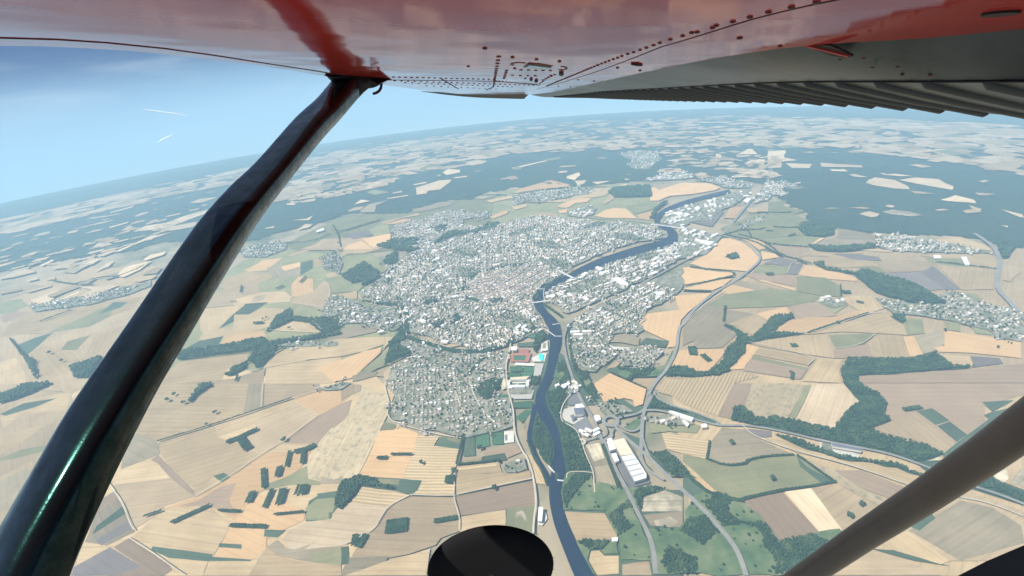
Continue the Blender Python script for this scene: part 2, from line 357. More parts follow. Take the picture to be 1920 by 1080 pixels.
# ------------------------------------------------------------------ fields: kind letter, outline
FIELDS = '''
v D 1290,440 1380,380 1650,300 1920,230 E 120,300 260,420 120,600 330,700 300,830 60,1060 D 1860,1000 1500,1000 880,1080 1000,800 1100,640
t D 0,560 500,430 880,420 860,700 620,1050 420,1130 200,1110 0,1210
t G 0,110 180,20 330,60 460,20 300,380 100,760 0,980
s G 400,60 700,-110 960,-60 1180,-150 1500,-40 1800,-120 H 180,-60 300,60 130,500 240,700 100,1080 G 400,1080 420,1030 600,560
t F 200,560 700,300 1300,280 2000,330 2000,1080 I 0,60 R 1350,900 1500,560 F 0,760
s I -60,60 100,20 480,-70 900,30 1300,-90 1700,50 2000,-30 2000,1080 100,1080
v K 200,1040 480,900 900,800 1500,700 1920,660 2000,800 1900,1080 1000,1080 700,1120 300,1080
v L -120,720 0,700 1000,650 1200,1000 600,1000 100,1080 -160,1000
s D 0,820 100,680 300,660 800,590 740,660 500,740 130,800
s D 460,570 600,540 690,535 600,590 470,600
c D 100,860 200,820 300,790 200,880 150,920
v D 340,890 380,840 510,805 430,890
v D 120,800 270,790 480,700 560,660 640,640 620,700 500,760 200,800
c D 550,690 640,620 720,620 680,650
s D 150,930 240,860 340,890 480,905 480,950 420,990 230,1080 210,1000
s D 480,900 540,800 700,750 660,860 580,940 480,950
v D 400,995 470,960 580,930 500,1050 430,1050
p D 0,700 90,660 130,690 20,740
s D 0,960 90,930 130,1000 160,1080 0,1080
g D 0,560 180,520 260,530 60,600 0,620
S D 170,610 300,560 460,530 440,570 250,640
s D 620,560 800,500 860,480 840,530 700,590
v D 0,620 120,600 160,640 60,680 0,690
s G 0,190 120,100 400,40 380,150 130,170 20,250
c G 0,170 130,110 320,80 200,130 30,180
t G 130,320 320,200 300,300 200,420 0,520 0,330
v G 0,420 120,370 270,345 240,380 90,420 0,435
g G 0,540 100,500 210,470 180,560 60,700 0,720
s G 0,330 100,260 280,220 130,325 0,400
s D 1610,360 1800,295 1805,308 1640,362
o D 1380,440 1480,385 1590,370 1500,440 1400,450
s D 1260,490 1380,450 1520,455 1560,470 1470,510 1300,560 1230,530
g D 1500,430 1590,400 1600,450 1690,420 1690,470 1540,490
o D 1580,420 1690,395 1690,420 1600,445
c D 1690,400 1760,380 1760,430 1690,470
s D 1760,380 1920,350 1920,400 1770,420
s D 1830,465 1920,440 1920,460 1850,485
o D 1640,520 1680,475 1760,490 1760,550 1810,570 1800,580 1640,590
t D 1200,570 1440,500 1460,560 1340,600 1320,640 1160,650
s D 1300,610 1460,565 1600,560 1640,590 1630,620 1320,640
g D 1430,590 1500,575 1480,610 1410,625
t D 1640,600 1760,560 1820,500 1860,520 1860,570 1820,660 1640,630
c D 1380,630 1510,620 1400,690 1230,770 1310,690
s D 1120,660 1380,635 1310,690 1230,770 1130,790
s D 1320,690 1400,690 1480,650 1600,660 1580,700 1510,760 1240,840 1120,830 1150,780 1310,760
s D 1520,760 1640,725 1740,725 1800,770 1810,795 1700,790 1580,785
o D 1230,850 1330,800 1480,780 1500,820 1400,850 1280,860
c D 1120,840 1260,810 1230,860 1010,900
v D 1480,850 1920,805 1920,860 1500,890
g D 1150,920 1280,880 1440,870 1420,900 1200,920
s D 1560,890 1920,860 1920,920 1760,945 1480,990 1530,920
s D 960,1000 1000,960 1400,900 1390,960 1270,1000 1240,1080 900,1080
t D 1320,1050 1490,995 1480,1080 G 1370,150 1200,240 880,325 770,275 760,230 880,10
s D 1500,990 1760,945 1920,930 1920,1000 1860,1080 1490,1080
s G 890,0 1400,0 1390,150 1210,235 890,322 770,275
g G 1400,0 1480,0 1475,140 1370,165
t G 1480,0 1800,0 1790,40 1640,85 1475,140
o G 1640,85 1890,15 1920,30 H 90,0 60,60 0,110 G 1800,180 1690,110
s G 1215,240 1640,90 1680,115 1430,215 1420,225 1300,270 1215,300
t G 1430,220 1690,115 1790,180 1590,330 1470,400 1350,310 1450,260
p G 1790,180 1920,110 H 0,110 60,90 40,170 G 1920,215 1860,260 1780,340 1590,335
s G 1470,400 1590,335 1790,340 1760,360 1660,375
s G 890,335 1210,240 1220,300 1340,335 1470,400 1300,520 1100,640 1090,590 960,470 900,390
g G 770,275 880,325 890,340 900,395 680,480 700,365 740,310
s G 660,490 840,425 890,450 960,530 640,570
p G 890,400 960,470 1090,600 1100,640 960,530 890,450 850,430
t G 640,570 960,530 1090,635 920,690 920,720 760,815 690,660
c G 1195,520 1260,500 1295,525 1250,555
s G 1100,600 1160,570 1200,520 1250,555 1295,530 1100,640
o G 1100,640 1300,525 1470,400 1760,360 1690,480 1480,600 1390,680 1320,770 1240,720 1180,690 930,700
p G 1110,660 1240,580 1330,560 1290,660 1330,740 1250,715 1180,690 1000,690
g G 570,650 650,600 760,830 600,910 480,890
p G 560,680 640,610 660,640 545,730
c G 545,800 690,690 710,730 520,850
q G 540,880 720,770 740,815 570,910
q G 420,1030 620,920 800,1030 640,1080 400,1080
p G 640,920 725,870 980,1040 920,1080 640,1080 800,1030
s G 740,870 930,700 1180,690 1250,760 1300,800 1200,970 1130,960 860,915
c G 860,915 1200,960 1180,1000 950,980 850,935
c G 1170,972 1410,990 1410,1000 1190,1002
s G 930,980 1170,1005 1140,1080 980,1060
o G 1320,770 1390,680 1480,620 1720,720 1710,770 1600,820 1500,870 1500,960 1410,990 1210,970 1300,800
v G 1470,575 1600,530 1730,460 1735,535 1800,535 1800,570 1630,570 1490,600
c G 1750,590 1780,620 1920,600 1920,720 1870,730 1860,765 1720,775 1720,720 1740,660 1790,630
v G 1720,700 1780,650 1900,640 1900,720 1850,725 1850,760 1725,768
c G 1490,820 1610,825 1560,865 1485,860
c G 1235,898 1360,905 1360,930 1230,920
m H 115,25 195,45 270,70 262,170 210,280 150,410 95,515 20,555 G 1880,570 1735,535 1728,460 1780,345 1860,255 1920,225 H 40,170 100,90
t H 0,0 110,5 112,40 60,60 0,100
g G 1880,540 1810,520 1800,565 1900,565 H 10,560 10,520
o H 210,270 310,235 435,280 400,400 345,535 100,520 160,400
v H 240,215 310,230 300,260 225,265
o H 230,410 400,400 345,535 100,520 160,400
r H 435,285 550,300 520,350 670,370 650,450 640,480 590,540 590,560 640,570 635,635 390,630 455,545 345,535 400,400
c H 560,300 690,310 670,370 530,350
v H 590,300 690,310 680,340 600,320
c H 700,290 750,300 755,405 685,410
k H 755,285 830,280 835,350 760,365
k H 845,275 910,265 915,340 850,345
y H 915,268 970,265 972,330 917,335
a H 920,290 935,285 935,320 922,322
p H 800,375 990,345 1015,385 930,420 920,390 810,410
c H 795,410 920,390 930,430 795,450
t H 690,420 790,410 790,445 665,460
s H 650,465 900,440 890,460 905,500 645,520
r H 650,470 880,445 870,462 650,490
s H 640,520 905,500 920,510 1060,490 1075,540 650,625
p H 650,635 1080,545 1095,685 660,745 640,660
v H 895,455 1030,420 1050,490 920,510
s H 665,750 925,710 925,800 700,840 665,830
v H 930,705 1090,685 1085,850 1000,830 925,800
n H 975,755 985,725 1015,715 1040,740 1040,780 1020,750 1000,745 990,760
y H 1110,710 1150,720 1160,760 1130,800 1105,795
s H 1035,405 1085,400 1160,530 1160,570 1085,560 1065,450
c H 0,550 90,520 340,535 455,545 430,600 390,630 300,600 110,580 50,665 0,720 G 1870,730 1900,640 1910,590
v H 190,535 330,540 320,570 200,560
r H 55,665 110,580 290,605 385,630 270,690
S H 0,680 20,670 265,690 200,790 110,870 0,915 G 1640,940 1590,880 1620,830 1720,780 1870,760 1870,735
t H 270,690 390,635 635,640 660,745 665,830 560,870 530,910 380,960 270,980 45,1000 100,900 200,800
g H 45,980 270,970 250,1000 20,1080 0,1080 0,1060
c H 0,920 40,915 45,1015 0,1020
s H 20,1080 250,1000 400,960 500,930 480,1080
g G 1500,920 1560,880 1600,920 1700,945 1780,880 1760,900 1640,940 1920,915 H 0,920 0,1030 G 1740,1005 1590,975
v G 1750,960 1920,925 1920,1020 1770,1005
s G 1400,1080 1500,925 1600,985 1740,1010 1920,1025 1920,1080
s G 1190,1000 1410,1000 1500,925 1400,1080 1140,1080
c H 1060,140 1150,90 1180,190 1260,110 1330,270 1420,560 1700,600 1780,1080 1420,1080 1235,640 1180,480
c R 0,620 230,450 400,560 560,760 700,1080 0,1080
g H 1365,345 1460,330 1560,580 1430,565 1410,500 1380,400
n H 1375,345 1455,335 1480,420 1420,440
g H 1425,470 1500,460 1555,575 1440,560
s H 1250,720 1480,730 1550,850 1550,885 1320,885 1270,790
s H 1400,945 1450,940 1480,970 1560,970 1560,1070 1440,1080 1390,1000
t H 1580,1020 1730,1000 1745,1080 1580,1080
c H 1480,580 1700,600 1920,600 1920,1080 1760,1080 1740,1000
n H 1680,650 1820,600 1920,640 1920,720 1690,720
g H 1700,740 1920,720 1920,810 1740,800
n H 1760,770 1850,750 1900,780 1850,810 1770,800
a H 1490,330 1600,315 1640,360 1740,560 1620,590
a U 200,420 350,370 440,520 300,555 210,490
y U 80,300 240,250 330,260 360,370 210,460 120,420 80,380
a U 150,130 250,110 320,250 150,250
c U 260,0 440,0 560,210 760,170 900,265 1010,245 990,330 700,400 500,290 360,130
c U 1050,190 1110,130 1240,240 1830,420 1830,460 1280,320 1030,290
c U 820,470 970,380 960,510 870,550 760,500
c U 650,500 960,620 940,740 750,580
c U 1000,700 1200,850 1340,1000 1280,1070 1100,890
c U 980,860 1080,950 1150,1050 1070,1000
v U 1060,380 1250,350 1640,480 1600,560 1280,540 1080,560
r R 1400,940 1480,780 F 0,1060 180,1030 330,1010 430,1040 I 290,0 200,185 130,160 0,115 H 1860,70 1790,50
p I 290,0 390,0 360,110 270,200 200,185
m I 390,0 600,0 690,10 590,200 490,190 480,205 410,200 350,130
v I 690,10 730,10 630,205 595,200
S I 730,5 900,0 1000,110 940,140 840,265 640,205
p I 990,0 1920,0 1920,60 1700,130 1700,230 1480,400 1330,330 1060,260 1180,210 1140,190 1150,120
t I 1060,255 1180,210 1310,165 1530,335 1480,400 1330,330
c I 1310,155 1400,140 1500,210 1420,235
c I 1430,240 1500,215 1600,290 1540,330
c I 1680,105 1860,95 1740,160
c I 1460,400 1600,290 1720,200 1690,180 1740,160 1830,140 1700,330 1480,440
n I 1300,390 1330,365 1470,430 1440,470 1310,420
c I 1300,440 1480,430 1920,600 1920,690 1640,600 1400,520
n I 1740,520 1820,480 1830,540 1800,560
n I 1840,560 1900,480 1920,490 1920,580
t I 1560,620 1700,640 1920,720 1920,1000 1500,1000 1120,900
g I 1270,830 1560,660 1740,700 1900,800 1920,900 1560,1000
c I 1260,800 1390,720 1420,760 1330,830
g I 170,310 220,250 350,260 440,320 620,400 400,420 360,455 230,470 130,430
r H 1800,280 1850,275 I 0,305 160,325 130,425 0,395 H 1830,370
v I 60,410 130,430 240,470 360,460 400,425 630,400 850,560 560,605 330,660 180,600 50,480 0,440 0,400
c I 640,410 700,470 850,555 790,570 660,470
p I 330,660 560,610 770,840 550,895 430,740
S I 570,610 720,590 920,820 880,830 770,840
t I 720,590 860,560 1110,700 900,830
m I 640,400 700,440 860,560 1110,695 1160,660 1000,590 850,490
p I 850,490 1000,490 1260,590 1170,650 1000,590
s I 460,310 600,320 900,430 1200,460 1350,530 1270,580 900,450 640,390
q I 345,255 500,270 500,300 460,305 380,290
y I 770,330 830,345 990,400 1000,430 850,395 770,370
c I 0,470 60,530 150,630 180,610 340,670 430,740 550,895 770,840 880,820 900,840 600,1080 360,1080 310,950 100,710 0,610
o I 50,520 75,520 165,610 140,630 55,550
t I 800,990 1050,935 1250,990 1450,1080 800,1080
c I 1050,930 1200,940 1500,1030 1300,1000
s I 1120,900 1260,830 1500,1000 1450,1020 1200,945
v F 230,240 340,170 560,60 700,110 620,130 700,160 640,190 690,250 790,260 700,310 470,290
s F 560,60 700,110 400,120 340,150 480,70
o F 270,90 350,85 300,150 230,150
o F 40,405 160,335 220,265 290,260 370,290 430,350 435,400 370,450 120,430
o F 270,245 330,240 460,290 470,320 430,330 370,285
o F 440,335 520,350 540,370 450,385
p F 480,300 700,310 720,340 650,380 560,365 490,325
s F 650,385 900,360 1060,395 1090,420 920,430 790,420 690,390
s F 660,360 720,335 1000,380 1060,395 900,370
o F 720,300 770,262 800,262 740,295
g F 740,295 850,260 1080,250 1090,290 800,310
s F 870,205 1000,230 1060,250 860,255
q F 440,410 540,370 640,390 600,420 460,405
q F 585,465 610,410 680,400 640,470
v F 390,460 440,410 600,420 580,470
o F 650,470 690,415 780,430 900,460 980,490 980,505 780,490
v F 985,430 1100,425 1210,495 1180,495
t F 1080,395 1280,385 1420,400 1370,450 1160,455
q F 1150,460 1340,455 1480,550 1370,560 1290,520 1200,515
q F 1340,450 1410,420 1560,550 1480,555
s F 1420,410 1600,420 1760,440 1750,550 1570,555 1480,470
s F 1330,360 1700,350 1770,380 1760,440 1600,430 1560,400
v F 1370,375 1560,380 1610,425 1480,420 1380,400
s F 1420,270 1560,255 1700,300 1740,335 1600,320 1440,290
s F 980,320 1180,330 1180,345 1000,330
t F 890,345 1000,340 1020,350 900,352
q F 850,350 960,350 1100,370 1120,390 960,385
p F 350,470 400,460 630,475 630,535 500,510 420,500
v F 640,480 800,485 880,530 890,590 780,590 640,560
o F 420,500 450,500 630,545 630,560
o F -90,480 0,430 40,425 290,460 280,480 -50,535
o F 0,550 160,500 280,490 230,530 150,565 20,560
o F -50,590 165,570 80,640 0,705
g F 220,535 310,500 510,540 460,570 250,560
o F 215,545 280,525 460,570 380,590 230,575
v F 130,640 240,580 500,545 630,560 790,600 680,640 500,650 220,660
g F 0,740 130,640 220,660 410,690 370,710 240,760 310,800 220,880 70,885 60,840 0,870
o F 410,690 580,648 610,700 490,720 480,730
s F 370,705 410,690 480,735 400,815 310,760 250,750
p F 590,650 750,620 870,700 660,715
v F 740,615 880,600 930,640 850,690
s F 880,600 960,590 1090,590 1130,660 1040,690 970,660
o F 460,790 520,745 700,710 870,705 1000,665 1040,690 870,750 700,805 560,800
s F 700,805 880,745 1100,690 1180,690 1240,750 1260,810 1100,800 900,790
v F 1240,715 1350,720 1360,800 1260,810
s F 360,850 550,825 700,815 810,810 850,940 640,910 430,870
o F 220,980 350,900 360,860 430,880 340,1000 270,1005
s F 430,880 640,920 750,940 710,980 400,920
p F 340,1000 400,925 700,1000 660,1060 340,1010
v F 390,925 700,995 700,1010 385,945
v F 820,810 1080,800 1020,860 860,890
s F 670,1070 760,940 900,945 880,1020 890,1080
p F 850,890 1040,860 1070,935 850,940
s F 1040,850 1100,810 1240,815 1280,940 1080,935
o F 1240,820 1300,815 1350,920 1280,940
g F 1310,820 1440,780 1480,850 1430,900 1350,915
o F 1470,780 1900,850 1900,940 1620,910 1440,905 1410,880 1470,870
s F 1450,920 1610,930 1630,985 1510,995
q F 1620,930 1780,940 1800,970 1640,990
p F 990,1040 1640,1000 1920,970 1920,1080 980,1080
v F 1560,570 1650,575 1700,630 1600,600
v F 1470,735 1560,740 1560,790 1490,780
v F 1610,750 1700,760 1740,810 1650,800
t F 1800,390 1870,420 1900,450 1840,510 1800,500
o R 1180,170 1270,60 1500,30 1780,0 1660,130 1610,430 1500,440 1530,370 1370,300 1260,250
o R 1550,650 1640,470 F 70,890 230,890 235,910 170,990 120,1025 50,1020 0,1020 R 1740,740 1730,670
o R 680,850 860,730 1270,910 1230,1080 U 1020,230 900,265 880,190 780,170 570,210 550,210 480,80
s R 1110,830 1130,790 1400,785 1290,920
c R 1180,400 1270,330 1530,370 1480,440
g R 860,380 920,300 1040,280 1200,330 1180,420 980,380
y R 840,400 900,430 1100,440 1050,480 900,460
c R 930,650 1300,690 1480,640 1560,480 1590,480 1510,650 1410,770 1120,780 1100,830 1000,780 820,700
t R 820,680 950,570 1000,590 930,660
v R 960,720 1020,710 1110,750 1080,810
g R 1050,330 1180,370 1170,400 1010,360
s E -40,290 70,250 180,260 280,240 280,300 200,330 120,350 40,350 -20,385
v E 100,400 220,380 260,440 230,460 100,460
s E -70,590 90,560 90,605 -30,615
v E -90,490 0,480 180,480 100,560 -50,575
v E -60,625 110,610 170,650 -80,700
g E -110,790 110,750 210,755 200,790 -60,845
s E -260,875 0,830 190,820 290,820 280,850 130,900 0,930 -200,950
o E -140,990 0,950 130,900 230,880 220,910 70,1050 -40,1075
v E 80,1040 250,900 330,870 400,900 330,950 200,1000 60,1075
t E 230,1000 400,925 395,945 260,1045 190,1040
g E 60,1040 210,1010 190,1040 80,1070 
s Q 0,320 120,320 0,450
c Q 0,640 60,460 150,400 300,470 320,510 200,560
t Q 0,720 240,560 320,530 320,560 200,680 0,820
s E 460,920 E 820,780 900,780 880,820 820,830
a Q 1200,200 1240,130 1480,150 1460,230
s Q 1160,340 1190,260 1290,260 1260,340
a Q 1210,620 1260,550 1350,600 1340,720 1220,720
a Q 950,780 1040,660 1200,640 1210,700 1340,710 1340,740 1100,760
g N 420,520 560,510 600,560 520,580 440,570
v N 770,740 880,760 840,820 760,800
a N 1030,740 1110,735 1100,790 1030,780
v O 550,280 620,215 820,240 740,280 620,300
v O 200,460 280,420 420,430 480,400 520,430 400,500
c O 670,200 800,180 820,230
n O 1130,220 1210,170 1350,190 1300,230
v O 1080,890 1190,800 1400,720 1640,610 1660,640 1440,760 1250,860 1090,930
k Q 1420,650 1560,655 1560,710 1410,710
k Q 1580,655 1700,660 1690,710 1570,715
k Q 1400,720 1550,725 1530,780 1390,780
k Q 1560,720 1680,715 1655,780 1545,780
y Q 1480,610 1700,620 1690,650 1470,640
y T 1385,90 1650,65 1635,205 1390,200
k T 1430,125 1600,120 1590,170 1425,170
f Q 1420,510 1660,500 1625,605 1420,600
k Q 1460,530 1600,530 1590,585 1460,585
f Q 1510,470 1560,460 1640,460 1620,510 1520,510
c Q 1500,390 1720,375 1690,430 1500,430
k Q 1610,320 1650,270 1740,265 1720,350
y Q 1770,400 1840,360 1850,470 1760,490
v Q 1790,390 1825,390 1820,450 1785,450
y T 1390,200 1690,200 1660,300 1470,300 1420,280
k T 1280,265 1390,245 1415,335 1310,360
k T 1450,340 1670,320 1670,400 1450,400
k T 1480,510 1600,420 1690,440 1620,520 1550,570
g T 1560,600 1640,480 1690,500 1640,720 1600,690
y Q 1700,620 1800,620 1760,760 1680,780
y Q 1660,560 1790,500 1830,510 1810,600 1680,600
n Q 1180,780 1360,740 1380,900 1330,920 1290,790
o L 30,720 60,700 290,635 440,670 460,685 190,710 30,745
s L 230,800 440,770 580,700 750,695 700,750 620,765 520,770 440,800 410,850 330,835 400,800
o L 340,830 440,790 520,770 600,770 560,800 470,810 430,840
o L 350,865 420,850 410,880 360,885
s L 130,910 200,875 330,890 360,915 180,935
s L 40,970 110,925 160,940 60,980
s L 0,830 110,815 110,835 20,860
p L 420,880 520,840 560,860 500,910 410,905
o L 1045,690 1290,655 1480,660 1560,690 1530,710 1360,740 1180,755 1100,790 1035,790
g L 1040,665 1280,650 1100,710
o L 620,905 700,860 760,845 850,850 940,925 700,920
v L 850,830 1000,810 1130,815 1060,850 930,890
o L 940,895 1100,860 1050,890 1060,940 950,925
t L 680,810 740,740 770,745 760,780 700,815
o L 1590,920 1660,835 1740,840 1660,925
t L 1760,850 1920,830 1920,880 1770,880
v L 1560,1000 1760,920 1920,880 M 0,890 180,890 310,940 200,965 270,980 250,1050 0,1070 L 1700,1080
q L 1330,950 1460,940 1530,870 1590,870 1500,985
g L 1350,790 1450,780 1500,800 1380,820
v M 0,800 140,790 110,830 280,870 150,885 0,870
g M 520,1000 600,1010 770,1040 820,1080 530,1080
o K 970,885 1110,845 1165,850 1100,880 980,890
t K 940,870 1150,820 1220,800 1230,820 1100,840 960,885
v K 850,930 940,880 1000,900 1010,950 890,980
q K 650,970 830,930 880,965 740,1000
o K 800,1000 1005,955 1015,1040 880,1065
t K 500,1000 650,990 780,1010 640,1080 380,1080
o K 650,1080 700,1040 790,1010 880,1075
v K 520,880 680,820 800,810 900,820 920,860 700,930 560,930
g K 1180,780 1380,720 1480,715 1470,740 1300,780 1180,800
s K 1730,710 1920,670 1920,690 1760,725
g K 1640,690 1760,640 1850,660 1700,700
o K 1750,830 1850,790 1900,780 1880,810 1780,845
s K 320,1080 470,1035 490,1040 400,1070
v K 1520,930 1620,890 1760,860 1700,900 1540,935
'''
FAR_FIELDS = '''
S J 0,890 180,830 250,830 270,850 100,890 0,905
S J 210,910 280,890 290,905 210,920
s J 340,910 410,880 420,905
S J 620,1020 700,985 610,965 860,950 910,945 700,1040 620,1040
S J 880,880 950,810 1140,765 1060,830 930,890
S J 1080,755 1130,720 1250,695 1230,720 1100,762
S J 710,850 800,790 860,760 820,810
S J 300,800 400,755 410,765 320,805
s J 490,800 550,780 600,790 510,840
S J 1000,545 1100,500 1250,480 1380,430 1560,380 1540,410 1300,500 1150,530
S J 1200,520 1480,470 1450,510 1280,540
S J 850,700 1000,640 1130,580 1280,555 1100,610 900,695
S J 690,680 740,630 800,625 850,640 760,665
S J 540,530 700,490 850,455 820,470 620,515
S J 820,510 970,470 960,480 830,517
S J 650,445 800,425 810,430 700,445
S J 820,400 1010,350 1000,360 840,402
S J 1420,330 1500,300 1640,285 1520,325
S J 1010,430 1060,405 1120,395 1110,405 1040,430
t J 350,1030 560,945 610,960 400,1040
g J 590,950 700,890 730,900 650,945
g J 770,890 880,850 900,880 800,910
s J 990,920 1180,870 1150,900 1050,925
t J 1060,870 1160,820 1220,815 1180,860 1080,870
t J 0,1000 150,970 170,985 0,1020
s J 190,1000 390,945 380,960 220,1005
S J 390,830 440,800 560,770 500,820
g J 470,850 600,800 700,780 560,860
S J 590,820 690,760 760,750 700,790
S J 730,730 850,680 880,690 780,730
S K 740,740 790,705 860,715
S K 1200,615 1380,560 1470,555 1420,600 1380,630 1290,640 1280,660 1205,670
S K 1180,590 1280,570 1280,580 1190,597
S K 1020,655 1090,640 1100,648 1030,660
S K 980,695 1140,670 1140,678 990,700
S K 1400,500 1440,475 1530,480 1530,500 1430,520
S K 1470,540 1590,525 1580,535 1500,545
S K 310,935 370,890 430,890 400,915
S K 270,860 380,850 430,825 400,860
S K 70,920 140,905 140,915 80,925
t K 690,790 740,765 810,755 790,780 700,797
g K 780,795 850,740 1000,710 900,750 890,800 800,803
S K 680,630 800,590 900,570 990,545 1090,540 1000,575 880,620 760,640
v K 830,650 880,630 960,640 1000,650 900,670
S K 870,525 960,490 1100,470 1300,420 1440,390 1420,420 1200,470 1000,510
S K 580,650 700,615 720,630 600,655
S K 230,745 270,715 310,720 290,745
S L 0,425 200,395 360,395 300,410 60,440
S L 450,385 680,370 690,385 480,400
S L 0,545 360,465 340,475 100,535 10,555
S L 410,610 500,580 515,600 470,640 410,625
S L 470,645 560,640 540,665 490,685
S L 600,655 740,645 640,670
S L 780,680 870,668 850,680
S L 845,628 890,632 850,640
S L 1690,555 1880,560 1920,570 1920,605 1800,600 1690,585
S L 1530,550 1680,545 1680,560 1540,560
S L 1640,610 1810,605 1800,615 1650,620
S L 1330,530 1480,520 1450,545
S L 1510,490 1530,440 1570,450 1560,490
S L 1800,340 1920,335 1920,380 1810,380
S L 1350,415 1460,400 1500,430 1400,435
S L 1155,490 1260,478 1240,505
S L 1690,445 1770,405 1800,405 1840,445
S L 1740,515 1820,480 1900,485 1890,520
S M 730,660 800,620 950,640 1050,690 1060,710 950,705 790,680
S M 980,640 1100,620 1280,635 1390,690 1380,715 1290,700 1120,670
S M 1290,790 1400,755 1540,790 1560,815 1350,800
S M 850,600 950,592 1080,610 1000,612
t M 1060,720 1150,730 1250,745 1100,742
t M 1550,735 1700,745 1640,757 1570,755
t M 1500,830 1600,860 1580,880 1530,860
v M 410,860 470,845 550,855 480,860
s M 600,848 700,845 770,853 720,858
n M 850,880 930,865 1060,880 1160,905 1080,915 930,900
S M 130,512 330,520 310,550 180,550
S M 390,510 700,530 710,545 400,540
S M 460,560 570,560 600,575 480,572
S M 250,430 320,425 350,433
S M 440,430 500,430 550,437
S M 0,420 130,415 120,470 220,490 100,500 0,500
S M 0,500 100,505 100,545 0,550
S M 0,560 40,590 10,620
S M 1740,862 1900,900 1920,925 1880,920
S M 1740,985 1790,985 1800,1000
S M 1060,470 1220,475 1180,485
'''
FL = 0.4; FSTEP = 0.02
def build_fields():
    h = FL; n = 0
    for ln in FIELDS.strip().splitlines():
        k, s = ln.split(None, 1)
        P = gpts(s)
        r = np.linalg.norm(P.mean(0))
        V, F, uv = drape(P, h, 60.0 if r < 4500 else 120.0, 0.0 if k in 'kaf' else 1.0)
        nm = {'k': 'sports_pitch', 'a': 'paved_yard', 'y': 'pale_yard', 'f': 'running_track', 'n': 'sand_pit', 'c': 'meadow', 'v': 'dry_meadow'}.get(k, 'field')
        mesh_obj(nm, V, F, FM[k], GROUND, uv=uv); h += FSTEP; n += 1
    for ln in FAR_FIELDS.strip().splitlines():
        k, s = ln.split(None, 1)
        V, F, uv = drape(gpts(s), 10.0 + (h - FL) * 0.3, 200.0, 14.0)
        mesh_obj('field', V, F, FM[k], GROUND, uv=uv); h += FSTEP; n += 1
    return h
TOPH = build_fields()          # everything laid on the fields starts above this
print('field top', TOPH)

# ------------------------------------------------------------------ far forest, farthest fields
EDGE = np.array([(-400, 560), (0, 512), (100, 492), (190, 478), (250, 470), (300, 455), (480, 452), (517, 437), (580, 425), (655, 400), (705, 402), (767, 402), (775, 393),
                 (850, 376), (885, 375), (920, 362), (962, 352), (1030, 348), (1072, 352), (1140, 346), (1200, 340), (1240, 338), (1300, 335), (1400, 340), (1440, 350), (1460, 378), (1473, 382), (1466, 388),
                 (1510, 397), (1490, 405), (1500, 425), (1510, 440), (1540, 445), (1565, 430), (1640, 438), (1700, 441), (1740, 442), (1790, 443), (1850, 452), (1880, 468), (1900, 470), (1920, 466), (2400, 440)], float)
def make_far_forest():
    az = np.radians(np.arange(-66, 62, 0.42)); rr = [3300.0]
    while rr[-1] < 18800: rr.append(rr[-1] * 1.0085)
    rr = np.array(rr)
    A, R_ = np.meshgrid(az, rr)
    x = R_ * np.sin(A) + rng.uniform(-10, 10, A.shape); y = R_ * np.cos(A) + rng.uniform(-10, 10, A.shape)
    z = zs(x, y) + rng.uniform(1, 9, A.shape)
    px, py, w = proj(x, y, z)
    ok = py < np.interp(px, EDGE[:, 0], EDGE[:, 1])
    nr, na = A.shape
    idx = np.arange(nr * na).reshape(nr, na)
    q = np.stack([idx[:-1, :-1], idx[:-1, 1:], idx[1:, 1:], idx[1:, :-1]], -1).reshape(-1, 4)
    keep = ok.ravel()[q].all(1)
    q = q[keep]
    used, inv = np.unique(q, return_inverse=True)
    V = np.column_stack([x.ravel(), y.ravel(), z.ravel()])[used]
    o = fast_obj('far_forest', V, None, MAT_FOREST, quads=inv.reshape(-1, 4)[:, ::-1])
    return tag(o, 'blue-green forest belt covering the far plain towards the horizon', 'forest', kind='stuff')
make_far_forest()

